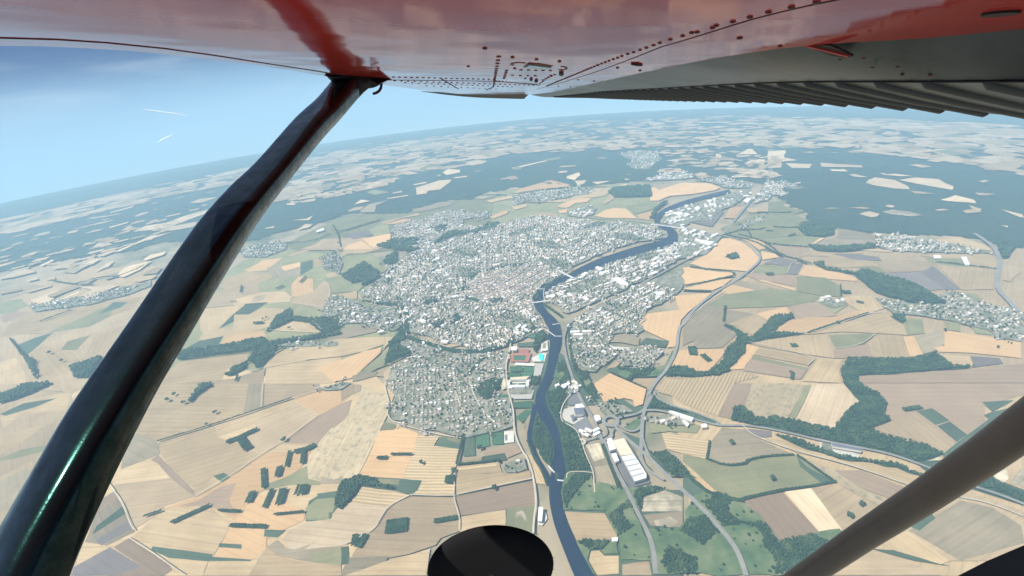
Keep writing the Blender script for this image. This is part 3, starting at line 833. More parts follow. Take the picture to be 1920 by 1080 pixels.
def far_patches():
    """the farthest fields, too small to tell apart: one joined sheet"""
    REG = [([(1480, 300), (1700, 300), (1900, 350), (1915, 440), (1700, 425), (1540, 420), (1490, 370)], 10, .4),
           ([(560, 400), (760, 345), (960, 300), (1180, 285), (1200, 330), (900, 355), (700, 390)], 10, .4),
           ([(0, 415), (300, 348), (640, 285), (960, 240), (960, 258), (640, 306), (300, 372), (0, 445)], 330, .7),  # extra pale fields added to lighten the land under the horizon, as haze would
           ([(530, 360), (620, 312), (740, 268), (960, 238), (960, 287), (890, 310), (830, 322), (740, 330), (650, 342), (530, 378)], 380, 0.56),
           ([(960, 232), (1440, 216), (1440, 272), (1300, 276), (1100, 280), (960, 285)], 399, 0.56),
           ([(1440, 219), (1700, 226), (1920, 238), (1920, 262), (1700, 246), (1440, 238)], 171, 0.81),
           ([(1440, 240), (1700, 248), (1920, 264), (1920, 330), (1800, 308), (1640, 290), (1440, 274)], 285, 0.56),
           ([(1230, 270), (1460, 272), (1460, 335), (1380, 340), (1240, 330)], 114, 0.34),
           ([(430, 330), (530, 300), (620, 280), (760, 245), (700, 300), (530, 350)], 45, 0.43),
           ([(500, 375), (640, 345), (760, 330), (720, 350), (560, 385)], 76, 0.37),
           ([(960, 270), (1200, 262), (1180, 280), (960, 292)], 64, 0.50),
           ([(0, 480), (110, 470), (250, 430), (330, 400), (320, 440), (200, 480), (0, 520)], 64, 0.26),
           ([(0, 440), (150, 420), (300, 380), (420, 345), (400, 400), (250, 430), (0, 480)], 38, 0.28),
           ([(480, 340), (560, 310), (680, 275), (640, 300), (500, 350)], 57, 0.43)]
    V, F, MI = [], [], []
    for poly, n, big in REG:
        G = np.array([unp(*p) for p in poly]); lo, hi = np.array(poly).min(0), np.array(poly).max(0)
        m = 0
        while m < n:
            p = np.array([[random.uniform(lo[0], hi[0]), random.uniform(lo[1], hi[1])]])
            if not inside(p, np.array(poly))[0]: continue
            m += 1
            c = np.array(unp(*p[0])); r = np.linalg.norm(c)
            a = random.uniform(90, 300) * big * (r / 8000) ** 0.5; b = a * random.uniform(.35, .9); th = random.choice([.25, .35, 1.8]) + random.gauss(0, .25)
            ca, sa = math.cos(th), math.sin(th); k = len(V); hh = 13 + random.uniform(0, 5)
            pts = [(-a, -b), (-a * random.uniform(0, .4), -b * random.uniform(.8, 1.3)), (a, -b * random.uniform(.4, 1)), (a * random.uniform(.7, 1.1), b), (random.uniform(-.3, .3) * a, b * random.uniform(.7, 1.2)), (-a * random.uniform(.6, 1.1), b * random.uniform(.5, 1))]
            for u, v in pts:
                X, Y = c[0] + u * ca - v * sa, c[1] + u * sa + v * ca
                V.append((X, Y, float(zs(X, Y)) + hh))
            F.append(tuple(range(k, k + 6))); MI.append(random.choices([0, 1, 2, 3], [5, 3, 2, 1.2])[0])
    o = mesh_obj('distant_field', V, F, [FM['S'], FM['s'], FM['t'], FM['v']], GROUND, mi=MI, uv=[(v[0], v[1]) for v in V])
    o['kind'] = 'stuff'
far_patches()

# ------------------------------------------------------------------ river, side arm, roads
BANK_W = 'P 1367,357 1320,368 1275,380 1240,395 1228,408 1226,423 1240,430 1252,438 1253,446 1240,453 1200,462 1150,478 1115,490 1085,505 1060,518 1030,532 1010,545 1001,560 1000,573 1010,588 1019,600 1022,608 1029,618 1030,625 1027,632 1031,640 1031,655 1026,690 1018,715 1005,740 1003,765 1012,785 1024,800 1037,830 1040,850 1037,880 1032,895 1029,930 1033,960 1040,990 1055,1030 1075,1080 1090,1110'
BANK_E = 'P 1130,1110 1112,1080 1085,1030 1062,980 1052,945 1050,920 1055,900 1060,890 1060,870 1052,840 1048,810 1040,790 1025,765 1022,745 1030,725 1042,700 1045,670 1052,645 1052,630 1049,610 1040,598 1025,585 1016,572 1016,558 1030,545 1060,530 1090,516 1125,503 1160,490 1210,475 1250,465 1270,455 1272,440 1260,428 1236,420 1237,412 1250,400 1280,388 1320,376 1370,362'
rv = np.vstack([smooth(gpts(BANK_W)), smooth(gpts(BANK_E))])
V, F, uv = drape(rv, TOPH + 0.3, 60)
river = tag(mesh_obj('river', V, F, MAT_WATER, uv=uv), 'dark blue river winding through the town', kind='structure')
SIDE = 'P 1003,762 1001,775 996,800 992,822 996,840 1003,860 1013,876 1023,893 1031,915'
V, F, uv = ribbon(gpts(SIDE), 17, TOPH + 0.36)
tag(mesh_obj('side_channel', V, F, MAT_WATER, uv=uv), 'narrow dark side arm curving round the wooded island', kind='structure')
V, F, uv = drape(gpts('H 1200,512 1215,505 1225,525 1220,550 1208,555 1203,535'), TOPH + 0.9, 20)
tag(mesh_obj('islet', V, F, MAT_FLOOR, uv=uv), 'tiny grassy islet at the weir', kind='structure')

ROADS = [
 ('railway', MAT_RAIL, 13, 'P 1300,482 1265,500 1235,517 1200,535 1165,557 1120,580 1085,596 1066,608 1057,630 1057,650 1063,680 1073,710 1083,738 1093,760 1112,787 1130,833 1147,867 1160,895 1173,917 1193,960 1217,1007 1226,1040 1229,1080'),
 ('bypass_road', MAT_ROAD, 13, 'X 690,860 760,880 900,920 1000,980 1080,1080 F 435,360 430,400 370,450 310,500 200,560 90,640 20,720 0,760 R 1650,200 1625,300 1615,440 1560,590 1480,720 1400,800 1330,900 1280,1000 U 1100,130 1030,260 1000,330 985,450 980,560 975,700 965,780'),
 ('main_road', MAT_ROAD, 14, 'U 650,460 750,580 850,670 950,750 1100,890 1300,1090 I 100,700 180,790 250,870 300,940 330,1010 355,1090'),
 ('straight_road', MAT_ROAD, 14, 'X 480,1080 560,1000 640,900 700,840 780,740 880,620 960,520 1050,420 1120,330 1180,260 1260,170 1240,120 1190,70'),
 ('slip_road', MAT_ROAD, 9, 'U 965,780 975,850 1010,940 1080,1010 1160,1060 1230,1100'),
 ('slip_road', MAT_ROAD, 9, 'U 990,640 1020,740 1070,850 1150,940'),
 ('slip_road', MAT_ROAD, 8, 'U 690,470 760,510 820,545 880,555 940,530 975,480'),
 ('slip_road', MAT_ROAD, 8, 'U 1115,100 1130,150 1180,200 1260,245 1400,290 1560,330 1700,390 1830,440 1840,465 1800,475'),
 ('link_road', MAT_ROAD, 9, 'U 690,410 780,385 860,370 940,350 1000,310'),
 ('link_road', MAT_ROAD, 9, 'U 1010,320 1060,310 1180,318 1300,345 1500,400 1700,450 1860,490 I 330,240 450,255 600,285 760,325 1000,370 1150,400 1300,450 1400,490 1480,530 1640,590 1800,640 1920,690'),
 ('factory_road', MAT_ROAD, 8, 'U 660,520 640,570 650,610 560,640 560,690 650,860'),
 ('factory_road', MAT_ROAD, 7, 'U 340,655 430,630 530,610 580,580 590,540 560,490 580,460'),
 ('riverside_lane', MAT_TRACK, 4.1, 'U 200,120 130,190 80,280 65,380 90,450 160,480 250,540 280,620 310,680 340,790 400,920 440,1030 H 1420,560 1425,620'),
 ('riverside_lane', MAT_TRACK, 3.4, 'U 135,1080 140,1010 300,1005 430,1020'),
 ('chalk_lane', MAT_TRACK, 4.1, 'I 335,240 380,290 460,325 640,390 900,455 1130,530 1270,580 1560,650 1660,665 1800,710 1920,760'),
 ('suburb_avenue', MAT_TRACK, 6.1, 'T 830,0 800,130 805,220 860,380 920,500 960,590 900,720 860,860 815,1050'),
 ('suburb_avenue', MAT_TRACK, 4.8, 'T 960,110 1030,300 1120,450 1230,560 1290,600'),
 ('river_avenue', MAT_TRACK, 6.1, 'Q 1430,370 1410,500 1370,640 1380,820 1400,960 1440,1080 T 1460,480 1465,660 1500,780 1570,920 H 1040,410 1070,490 1085,560 1098,680 1085,760 1080,850'),
 ('suburb_ring', MAT_TRACK, 4.1, 'Q 330,520 240,640 100,750 0,840 T 30,250 60,320 30,520 200,600 400,650 600,705 870,745'),
 ('suburb_road', MAT_TRACK, 4.1, 'Q 1360,725 1240,745 1100,790 940,830 840,830'),
 ('farm_track', MAT_TRACK, 3.4, 'H 650,632 860,585 1075,540'),
 ('farm_track', MAT_TRACK, 3.4, 'H 390,632 520,638 640,636'),
 ('farm_track', MAT_TRACK, 3.4, 'H 640,480 637,560 634,650 655,720 667,760 665,830'),
 ('farm_track', MAT_TRACK, 3.4, 'H 385,634 270,690 220,770 190,820 110,870 20,910'),
 ('farm_track', MAT_TRACK, 3.4, 'G 610,560 690,670 740,800 760,830'),
 ('farm_track', MAT_TRACK, 2.7, 'G 1480,0 1472,140'),
 ('farm_track', MAT_TRACK, 2.7, 'G 885,330 1200,240 1640,90 1870,20'),
 ('farm_track', MAT_TRACK, 2.7, 'G 1100,640 1300,525 1470,400 1590,335 1790,180'),
 ('farm_track', MAT_TRACK, 2.7, 'G 725,868 840,940 980,1040 1040,1080'),
 ('farm_track', MAT_TRACK, 3.4, 'D 1150,655 1400,630 1540,620 1640,625 1820,662 1862,580 1850,515 1790,495'),
 ('farm_track', MAT_TRACK, 3.4, 'D 1500,780 1640,790 1800,795 1812,780 1760,730'),
 ('farm_track', MAT_TRACK, 2.7, 'D 1320,1060 1340,1040 1490,992 1760,945'),
 ('farm_track', MAT_TRACK, 2.7, 'F 0,760 100,650 240,560'),
 ('farm_track', MAT_TRACK, 2.7, 'F 360,850 560,890 750,940 700,985'),
 ('farm_track', MAT_TRACK, 2.7, 'F 460,790 700,808 870,750 1040,690 1130,680'),
 ('farm_track', MAT_TRACK, 2.7, 'F 845,890 950,880 1030,850 1080,805'),
 ('farm_track', MAT_TRACK, 2.7, 'F 585,465 605,410 640,395'),
 ('motorway', MAT_ROAD, 22, 'F 1640,240 1700,280 1750,320 1785,390 1775,440 1762,500 1770,560 1830,620 1900,700 1960,760'),
 ('town_boulevard', MAT_TRACK, 6.1, 'E 330,660 355,720 350,770 370,815'),
 ('town_boulevard', MAT_TRACK, 5.4, 'E 100,590 130,630 240,650 330,660'),
 ('town_boulevard', MAT_TRACK, 4.8, 'N 180,690 240,740 300,850 400,860 640,830 900,800 1080,800'),
 ('town_boulevard', MAT_TRACK, 4.8, 'N 270,560 300,650 380,720 460,780'),
 ('town_boulevard', MAT_TRACK, 4.8, 'N 730,100 730,280 740,380 700,430 660,560 650,680'),
 ('quay_road', MAT_TRACK, 5.4, 'O 250,960 210,860 215,780 260,720 380,650 480,580 600,520 760,440 900,380 1100,310'),
 ('quay_road', MAT_TRACK, 4.1, 'O 370,880 350,800 370,730 440,680 560,600 660,560'),
 ('town_boulevard', MAT_TRACK, 4.8, 'E 985,620 1060,650 1080,640'),
 ('embankment_road', MAT_ROAD, 12, 'E 1290,150 1450,165 1620,165 1770,190 1900,200 F 40,75 90,80 140,85 220,90'),
]
ROADS[-1] = ('bridge_road', MAT_ROAD, 12, 'L 540,915 700,930 860,940 1060,965 1250,985 1400,1020 1560,1055 1600,1062')
hh = TOPH + 0.6
for nm, m, w, s in ROADS:
    V, F, uv = ribbon(gpts(s), w, hh); hh += 0.02
    tag(mesh_obj(nm, V, F, m, uv=uv), kind='structure')
def ring(name, s, r, w, mat, h):
    c = np.array(unp(*pix(s)[0])); V = []; F = []
    for i in range(28):
        a = i / 28 * 2 * math.pi
        for q in (r - w / 2, r + w / 2):
            x, y = c[0] + q * math.cos(a), c[1] + q * math.sin(a); V.append((x, y, float(zs(x, y)) + h))
    for i in range(28):
        j = (i + 1) % 28; F.append((2 * i, 2 * i + 1, 2 * j + 1, 2 * j))
    return tag(mesh_obj(name, V, F, mat, uv=[(v[0], v[1]) for v in V]), kind='structure')
ring('roundabout', 'U 628,436', 26, 14, MAT_ROAD, hh); hh += .02
ring('roundabout', 'U 300,672', 12, 9, MAT_TRACK, hh); hh += .02
ring('roundabout', 'U 605,660', 14, 7, MAT_ROAD, hh); hh += .02
LIFT = hh + 0.2
print('lift', LIFT)
# ------------------------------------------------------------------ woods, hedges, trees
ICO_V = []; 
_t = (1 + 5 ** .5) / 2
ICO_V = np.array([(-1, _t, 0), (1, _t, 0), (-1, -_t, 0), (1, -_t, 0), (0, -1, _t), (0, 1, _t), (0, -1, -_t), (0, 1, -_t), (_t, 0, -1), (_t, 0, 1), (-_t, 0, -1), (-_t, 0, 1)]) / math.sqrt(1 + _t * _t)
ICO_F = np.array([(0, 11, 5), (0, 5, 1), (0, 1, 7), (0, 7, 10), (0, 10, 11), (1, 5, 9), (5, 11, 4), (11, 10, 2), (10, 7, 6), (7, 1, 8), (3, 9, 4), (3, 4, 2), (3, 2, 6), (3, 6, 8), (3, 8, 9), (4, 9, 5), (2, 4, 11), (6, 2, 10), (8, 6, 7), (9, 8, 1)])

def crowns(P, rad, base, flat=.95):
    """many small lumpy crowns at P (n,2): returns verts, tris"""
    n = len(P)
    if not n: return np.zeros((0, 3)), np.zeros((0, 3), int)
    r = rad * rng.uniform(.7, 1.3, n)
    th = rng.uniform(0, 2 * math.pi, n)
    J = ICO_V[None] * (1 + rng.uniform(-.28, .28, (n, 12, 1)))
    c, s = np.cos(th)[:, None], np.sin(th)[:, None]
    X = (J[..., 0] * c - J[..., 1] * s) * r[:, None]; Y = (J[..., 0] * s + J[..., 1] * c) * r[:, None]; Z = J[..., 2] * r[:, None] * flat
    z0 = zs(P[:, 0], P[:, 1]) + base + r * flat * .9
    V = np.stack([X + P[:, 0:1], Y + P[:, 1:2], Z + z0[:, None]], -1).reshape(-1, 3)
    T = (ICO_F[None] + (np.arange(n) * 12)[:, None, None]).reshape(-1, 3)
    return V, T

WOODS = '''
wood|wooded island between the river and its side arm|H 1085,195 1120,185 1170,250 1205,320 1195,420 1180,475 1130,430 1070,320 1068,270
wood|riverside wood on the east bank facing the wooded island|H 1150,60 1260,20 1250,130 1230,190 1270,250 1330,270 1340,320 1370,380 1410,510 1270,510 1240,420 1230,320 1220,270 1180,190 1140,110
wood|wood south of the white crossing path on the east bank|H 1260,515 1410,515 1425,570 1480,580 1500,640 1480,725 1250,718 1235,620
wood|dark wood beside the curving railway at the bottom|H 1440,560 1600,600 1680,790 1730,900 1760,1000 1570,1000 1555,870 1490,730
wood|green wood between the two square fields by the river|H 1320,890 1550,892 1560,965 1480,965 1450,935 1400,940 1385,1000 1430,1080 1400,1080 1300,900
wood|large wood under the sand quarry at the bottom right|H 1700,820 1900,820 I 60,640 180,615 340,675 430,745 520,890 430,960 310,960 360,1080 H 1770,1080
wood|wood at the foot of the olive field beside the brown tube|I 430,900 550,895 770,840 880,825 890,845 600,1080 380,1080 330,960
wood|winding wooded valley below the pale striped fields|I 290,140 350,140 410,200 480,207 500,192 840,265 940,140 1000,110 900,0 F 885,1020 930,945 1280,948 1420,908 1510,990 1640,992 1300,1022 980,1042 I 980,0 1100,70 1145,120 1130,180 1170,210 1050,260 1100,290 1250,330 1320,340 1460,400 1400,430 1300,440 1100,390 800,320 500,262 340,225 270,212
wood|belt of trees behind the long white yard|I 510,290 640,320 770,375 860,405 990,430 1200,460 1350,530 1400,505 1480,540 1400,560 1200,480 1000,445 880,432 640,355
wood|wood running down the right side under the tube|I 1490,440 1700,510 1760,570 1920,640 1920,690 1660,600 1480,530
wood|wooded slope along the bypass between the pale fields|F 230,760 250,755 330,800 380,830 400,815 480,740 620,700 500,800 690,800 520,830 410,850 350,860 350,910 260,1000 270,1010 200,1040 0,1045 0,1000 130,1030 200,980 220,960 240,900 310,830 290,790
wood|small wood on the edge of the golden field|F 480,725 520,705 610,697 630,715 490,745
wood|long dark wood running down to the right-hand village|F 740,410 790,400 790,430 960,465 1020,445 1290,520 1420,600 1490,640 1280,635 1080,570 960,470 800,445
wood|wood between the grey field and the far village|F 700,310 860,318 1080,300 1085,320 900,345 760,335
wood|wedge of wood at the left end of the right-hand village|F 1165,705 1240,700 1240,750
wood|dark wood beside the bend of the motorway|F 1760,280 1860,320 1830,375 1790,380
wood|wood south of the round meadow by the bypass|R 930,660 1110,690 1300,692 1480,645 1560,500 1590,490 1510,650 1410,768 1120,778 1100,825 1000,780 960,700
wood|strip of wood across the slip of pale field|R 1560,660 1735,672 1730,740 1920,738 1920,768 1480,768 1520,700
wood|wood along the east bank under the white houses|R 250,640 340,600 400,760 440,930 380,960 280,920 290,800 220,780 140,960 30,1060 100,900 200,790
wood|wood between the railway and the pale angular field|R 420,560 520,700 600,720 640,820 720,1000 780,1060 700,1070 560,880 460,720
wood|narrow wood round the junction of the roundabout|U 820,470 970,390 960,510 870,550 790,520
wood|wood on the bank between the slip roads|U 1050,190 1110,140 1240,250 1500,330 1500,345 1280,300 1040,285
wood|wood along the ramp below the flyover|U 1060,800 1150,790 1250,770 1400,900 1500,1020 1600,1080 1300,1060 1180,900
wood|wood above the sand quarry between the roads|H 1600,590 1760,590 1880,620 1820,600 1690,640 1680,720
wood|dark wood in the corner behind the suburb meadow|Q 60,400 130,330 230,200 250,300 230,360 150,400 60,460
wood|wood sloping away west of the suburb|Q 0,640 60,470 150,410 290,480 300,500 180,560
wood|wood along the valley road west of the town|D 1000,905 1280,868 1480,825 1520,852 1920,792 1920,808 1560,868 1420,898 1000,948
wood|wood beside the hamlet west of the town|D 1500,800 1560,710 1640,660 1640,710 1760,720 1800,750 1780,720 1920,705 1920,780 1850,800 1810,798 1740,740 1640,730 1530,780
wood|forked wood on the pale slope west of the valley|D 1400,960 1440,890 1560,870 1540,920 1480,970 1450,1000 1440,980
wood|tail of wood behind the dark strut on the left|D 1270,1040 1330,990 1400,960 1380,1000 1300,1040
wood|thin wooded gully at the far left edge|D 100,880 150,930 200,960 210,1060 180,1000 130,920
wood|round wood beside the left edge of the strut|D 400,995 470,960 580,930 500,1050 430,1050
wood|wood at the lower left beyond the strut|G 0,60 140,10 300,0 180,60 0,120
wood|dark clump at the head of the straw fields|G 1065,110 1090,70 1130,10 1200,0 1190,20 1140,50 1110,70 1080,110
wood|long dark wood across the foot of the fallow crescent|H 0,560 90,525 190,540 210,575 300,590 300,600 110,578 50,663 0,715 G 1880,690 1905,620
wood|copse on the hill west of the upper suburb|E 200,310 290,270 430,270 420,310 320,320 E 250,400 310,370 310,330
wood|dark wood on the north-west rim of the town|N 370,280 420,220 560,210 600,240 560,290 480,310 400,300
wood|long dark wood above the northern suburbs|N 480,310 740,270 900,160 1000,90 1200,100 1500,0 1560,10 1480,70 1200,130 1080,130 960,170 760,260 500,330
wood|dark square wood between the northern suburbs|N 790,70 860,40 950,30 940,80 850,110
wood|block of dark wood facing the golden river field|L 720,730 760,700 1030,675 1050,760 1030,760 900,765 770,765
wood|dark wood on the western town rim beside the meadow|N 230,450 270,380 330,350 390,390 380,440 300,480
wood|valley wood on the west side of the town|N 0,620 100,560 240,560 220,600 150,650 0,710
wood|wood in the inside of the river bend|L 1030,930 1060,870 1120,810 1170,800 1080,870 1065,930
wood|green bank along the wide river bend|O 960,390 1200,350 1500,300 1700,290 1720,310 1400,340 1180,385
wood|park wood beside the sports grounds|T 1050,190 1080,120 1200,90 1320,90 1300,180 1230,210 1220,290 1160,320 1080,260
wood|dark trees by the stadium and the river|T 1650,110 1690,70 1760,60 1730,140 1680,150
wood|trees lining the river by the sports grounds|Q 1700,340 1760,230 1800,270 1860,340 1800,350 1740,430 1700,500 1680,470
wood|small park in the middle of the town|Q 740,160 800,90 900,60 880,110 800,190
wood|dark park with pond west of the sports grounds|Q 520,200 640,130 680,150 620,220 560,220
wood|garden wood in the old town|N 690,900 760,870 840,870 820,900 740,930
wood|dark garden beside the old town boulevard|N 1440,890 1560,850 1590,870 1500,920
wood|tree-covered bank beside the valley fields|E 0,480 130,400 230,470 180,500 60,520
wood|spinney on the golden field by the railway|F 235,370 300,355 315,375 270,385
wood|wood beside the northern business park|M 220,1000 330,950 400,985 480,995 500,1040 400,1065 280,1055
'''
HEDGES = '''
8|G 820,752 912,722|14|G 970,788 1182,692|16|G 1485,485 1490,590|20|G 1578,475 1565,530|12|G 1634,388 1616,473|22|G 1660,390 1720,378 1775,352|16|G 1710,385 1705,455
22|G 1400,675 1428,615|14|G 1535,602 1490,705|24|G 1598,600 1572,685|10|G 1686,580 1665,632|26|G 1718,578 1705,628|8|G 1545,743 1712,728|10|G 1236,720 1356,726|14|G 1300,805 1500,812
22|G 1280,335 1375,300|18|G 1365,300 1450,262|30|G 1360,320 1400,375|40|H 65,890 95,885|46|H 108,890 132,895|16|H 525,782 655,760|50|H 255,815 372,800|10|H 285,404 398,404|16|H 205,425 258,424
34|H 588,547 635,545|9|H 690,290 650,460|9|H 650,463 790,450 890,435|7|G 890,330 1200,238 1640,88|18|I 1240,155 1332,140|12|F 40,428 180,448 290,458 285,470|12|F 0,560 60,562 160,566|9|F 20,540 140,510 290,478
8|F 125,445 150,440|7|F 885,530 890,590|28|F 895,570 940,572|30|F 470,470 508,468|12|F 600,1020 620,1025 610,1060|36|F 50,880 60,925|26|F 110,925 150,960|22|F 608,872 640,872|18|F 980,625 1010,632
10|D 1355,570 1362,535|12|D 1690,515 1722,482|16|D 1555,550 1595,535|9|D 1330,620 1300,625|18|D 1430,745 1480,742|7|D 230,735 400,672|6|D 1010,950 1200,930 1420,905|9|D 1340,1040 1330,1070
9|D 1460,1000 1520,930 1600,880|8|F 480,300 560,365 650,385 720,410|10|F 230,245 400,280 480,325 560,370|10|F 640,390 700,412|8|F 1420,400 1600,420 1760,440|7|F 700,800 860,745 1040,688|7|E 700,30 860,20 930,25
6|I 150,330 135,430|7|I 130,430 240,470 350,460 365,435 480,415 620,408|9|I 640,410 740,480 850,560|7|I 560,606 700,590 860,560|9|I 330,660 450,630 560,608|6|R 880,730 1100,830 1270,910
8|D 130,920 100,880 60,830|9|J 560,940 740,890 900,880|8|J 400,915 560,940 700,945|8|K 600,960 780,900 960,850|8|K 220,1030 420,1020 560,960|9|K 580,900 620,960 640,1060|9|L 0,745 200,712 470,686 700,690|8|L 1560,1060 1760,1000 1800,1080
10|F 230,735 240,650|8|J 860,890 1000,840 1080,800|8|J 600,970 400,1060|10|X 900,790 1080,800 1160,780|12|X 1270,765 1400,775 1540,770|10|X 1080,600 1300,605 1460,600|14|X 1180,815 1240,810|12|X 1430,870 1500,850|9|X 870,850 1100,910 1180,950 1400,975 1640,990
26|N 1130,780 1150,700 1200,620 1300,570 1400,530 1600,490 1860,460|22|N 1140,840 1280,870 1420,930 1600,980 1720,1000|26|Q 240,0 260,80 260,180 250,280|30|Q 280,330 400,380 520,410 700,470 900,495 1100,490 1300,440 1450,360 1600,280 1720,210|18|N 0,880 200,900 420,930 500,1000|14|Q 960,740 1060,620 1140,550|16|Q 1070,240 1180,130 1250,60
16|N 300,660 280,590 330,520 430,470 560,410|14|N 800,390 810,480 790,560|8|H 1050,330 1075,400 1130,500 1155,570|14|I 20,520 160,640 340,670|12|H 1470,350 1560,590|12|O 250,880 330,760 480,640 700,560|14|O 360,920 480,1000 560,1060|12|R 420,180 400,300 420,500 480,700 560,880 700,1060
'''
TREES = [('H 455,455', 'in the swathed field below the suburb'), ('H 635,502', 'beside the square copse at the track'), ('F 625,875', 'in the middle of the triangular golden field'), ('G 950,100', 'left of the dark clump in the upper straw field'), ('G 985,70', 'above the left lone tree of the upper straw field'), ('G 1215,170', 'alone in the wide straw field by the farm track'), ('F 1770,885', 'in the right-hand golden field below the village'), ('F 1475,790', 'at the edge of the village meadow'), ('F 870,748', 'on the track between two golden fields'), ('H 785,200', 'among the roofs at the suburb rim'), ('H 865,600', 'on the brown field below the white path'), ('G 1040,115', 'at the foot of the dark clump'), ('I 500,545', 'in the olive field'), ('I 935,757', 'in the brown field touching the tube'), ('I 270,343', 'in the grey-brown field by the swathed plot'), ('I 1005,695', 'in the tan field nearest the tube'), ('D 280,915', 'in the pale field left of the strut'), ('D 350,960', 'lower in the pale field left of the strut'), ('D 1480,725', 'in the golden field west of the town'), ('D 1500,715', 'above its twin in the golden field west of the town'), ('D 1630,775', 'at the rim of the round field west of the town'), ('N 210,475', 'in the meadow at the town rim'), ('K 620,1030', 'at the forked track in the north-western fields'), ('L 1130,665', 'above the big golden river field'), ('G 1165,240', 'on the ridge track through the straw'), ('G 1600,325', 'beside the hedge line of the brown field'), ('H 780,375', 'between the two lower pitches')]
REGIONS = [(200, 560, 'in the valley fields left of the strut'), (430, 560, 'in the fields right of the upper strut'), (520, 860, 'in the straw fields of the lower left'), (700, 900, 'among the fields below the fallow crescent'),
           (880, 860, 'round the pitches and plots south of the suburb'), (850, 600, 'inside the built-up town'), (1060, 700, 'by the river and the railway'), (1350, 500, 'on the golden fields by the bypass'),
           (1550, 620, 'on the right-hand slopes near the village'), (1400, 880, 'round the olive field of the lower right'), (1720, 770, 'on the right edge plots'), (1150, 420, 'in the northern river plain'), (600, 450, 'in the north-western farmland'), (1450, 420, 'on the pale meadows below the big forest')]
def near_water(G, m=7.0):
    r = np.zeros(len(G), bool)
    for dx, dy in ((m, 0), (-m, 0), (0, m), (0, -m)): r |= inside(G + (dx, dy), rv)
    L = densify(smooth(gpts(SIDE), False), 8, False)
    if len(G):
        lo, hi = L.min(0) - 30, L.max(0) + 30; k = ((G > lo) & (G < hi)).all(1)
        if k.any(): q = np.where(k)[0]; r[q] |= (((G[q][:, None] - L[None]) ** 2).sum(-1).min(1) < 14.0 ** 2)
    return r
from mathutils.kdtree import KDTree
def road_tree():
    pts = []
    for nm, m, w, q in ROADS: pts += [(p[0], p[1], w) for p in densify(smooth(gpts(q), False), 9, False)]
    t = KDTree(len(pts))
    for i, p in enumerate(pts): t.insert((p[0], p[1], 0), i)
    t.balance(); return t, pts
RT, RP = road_tree()
def off_road(G):
    ok = np.ones(len(G), bool)
    for i, p in enumerate(G):
        co, k, d = RT.find((p[0], p[1], 0))
        if d < RP[k][2] / 2 + 5.5: ok[i] = False
    return ok
SCRUB = ('large wood under', 'dark wood beside the curving', 'wood south of the white', 'wood at the foot of the olive', 'wood along the ramp', 'wood above the sand', 'wood along the east bank', 'wood between the railway', 'narrow wood round', 'wood south of the round meadow', 'green wood between')
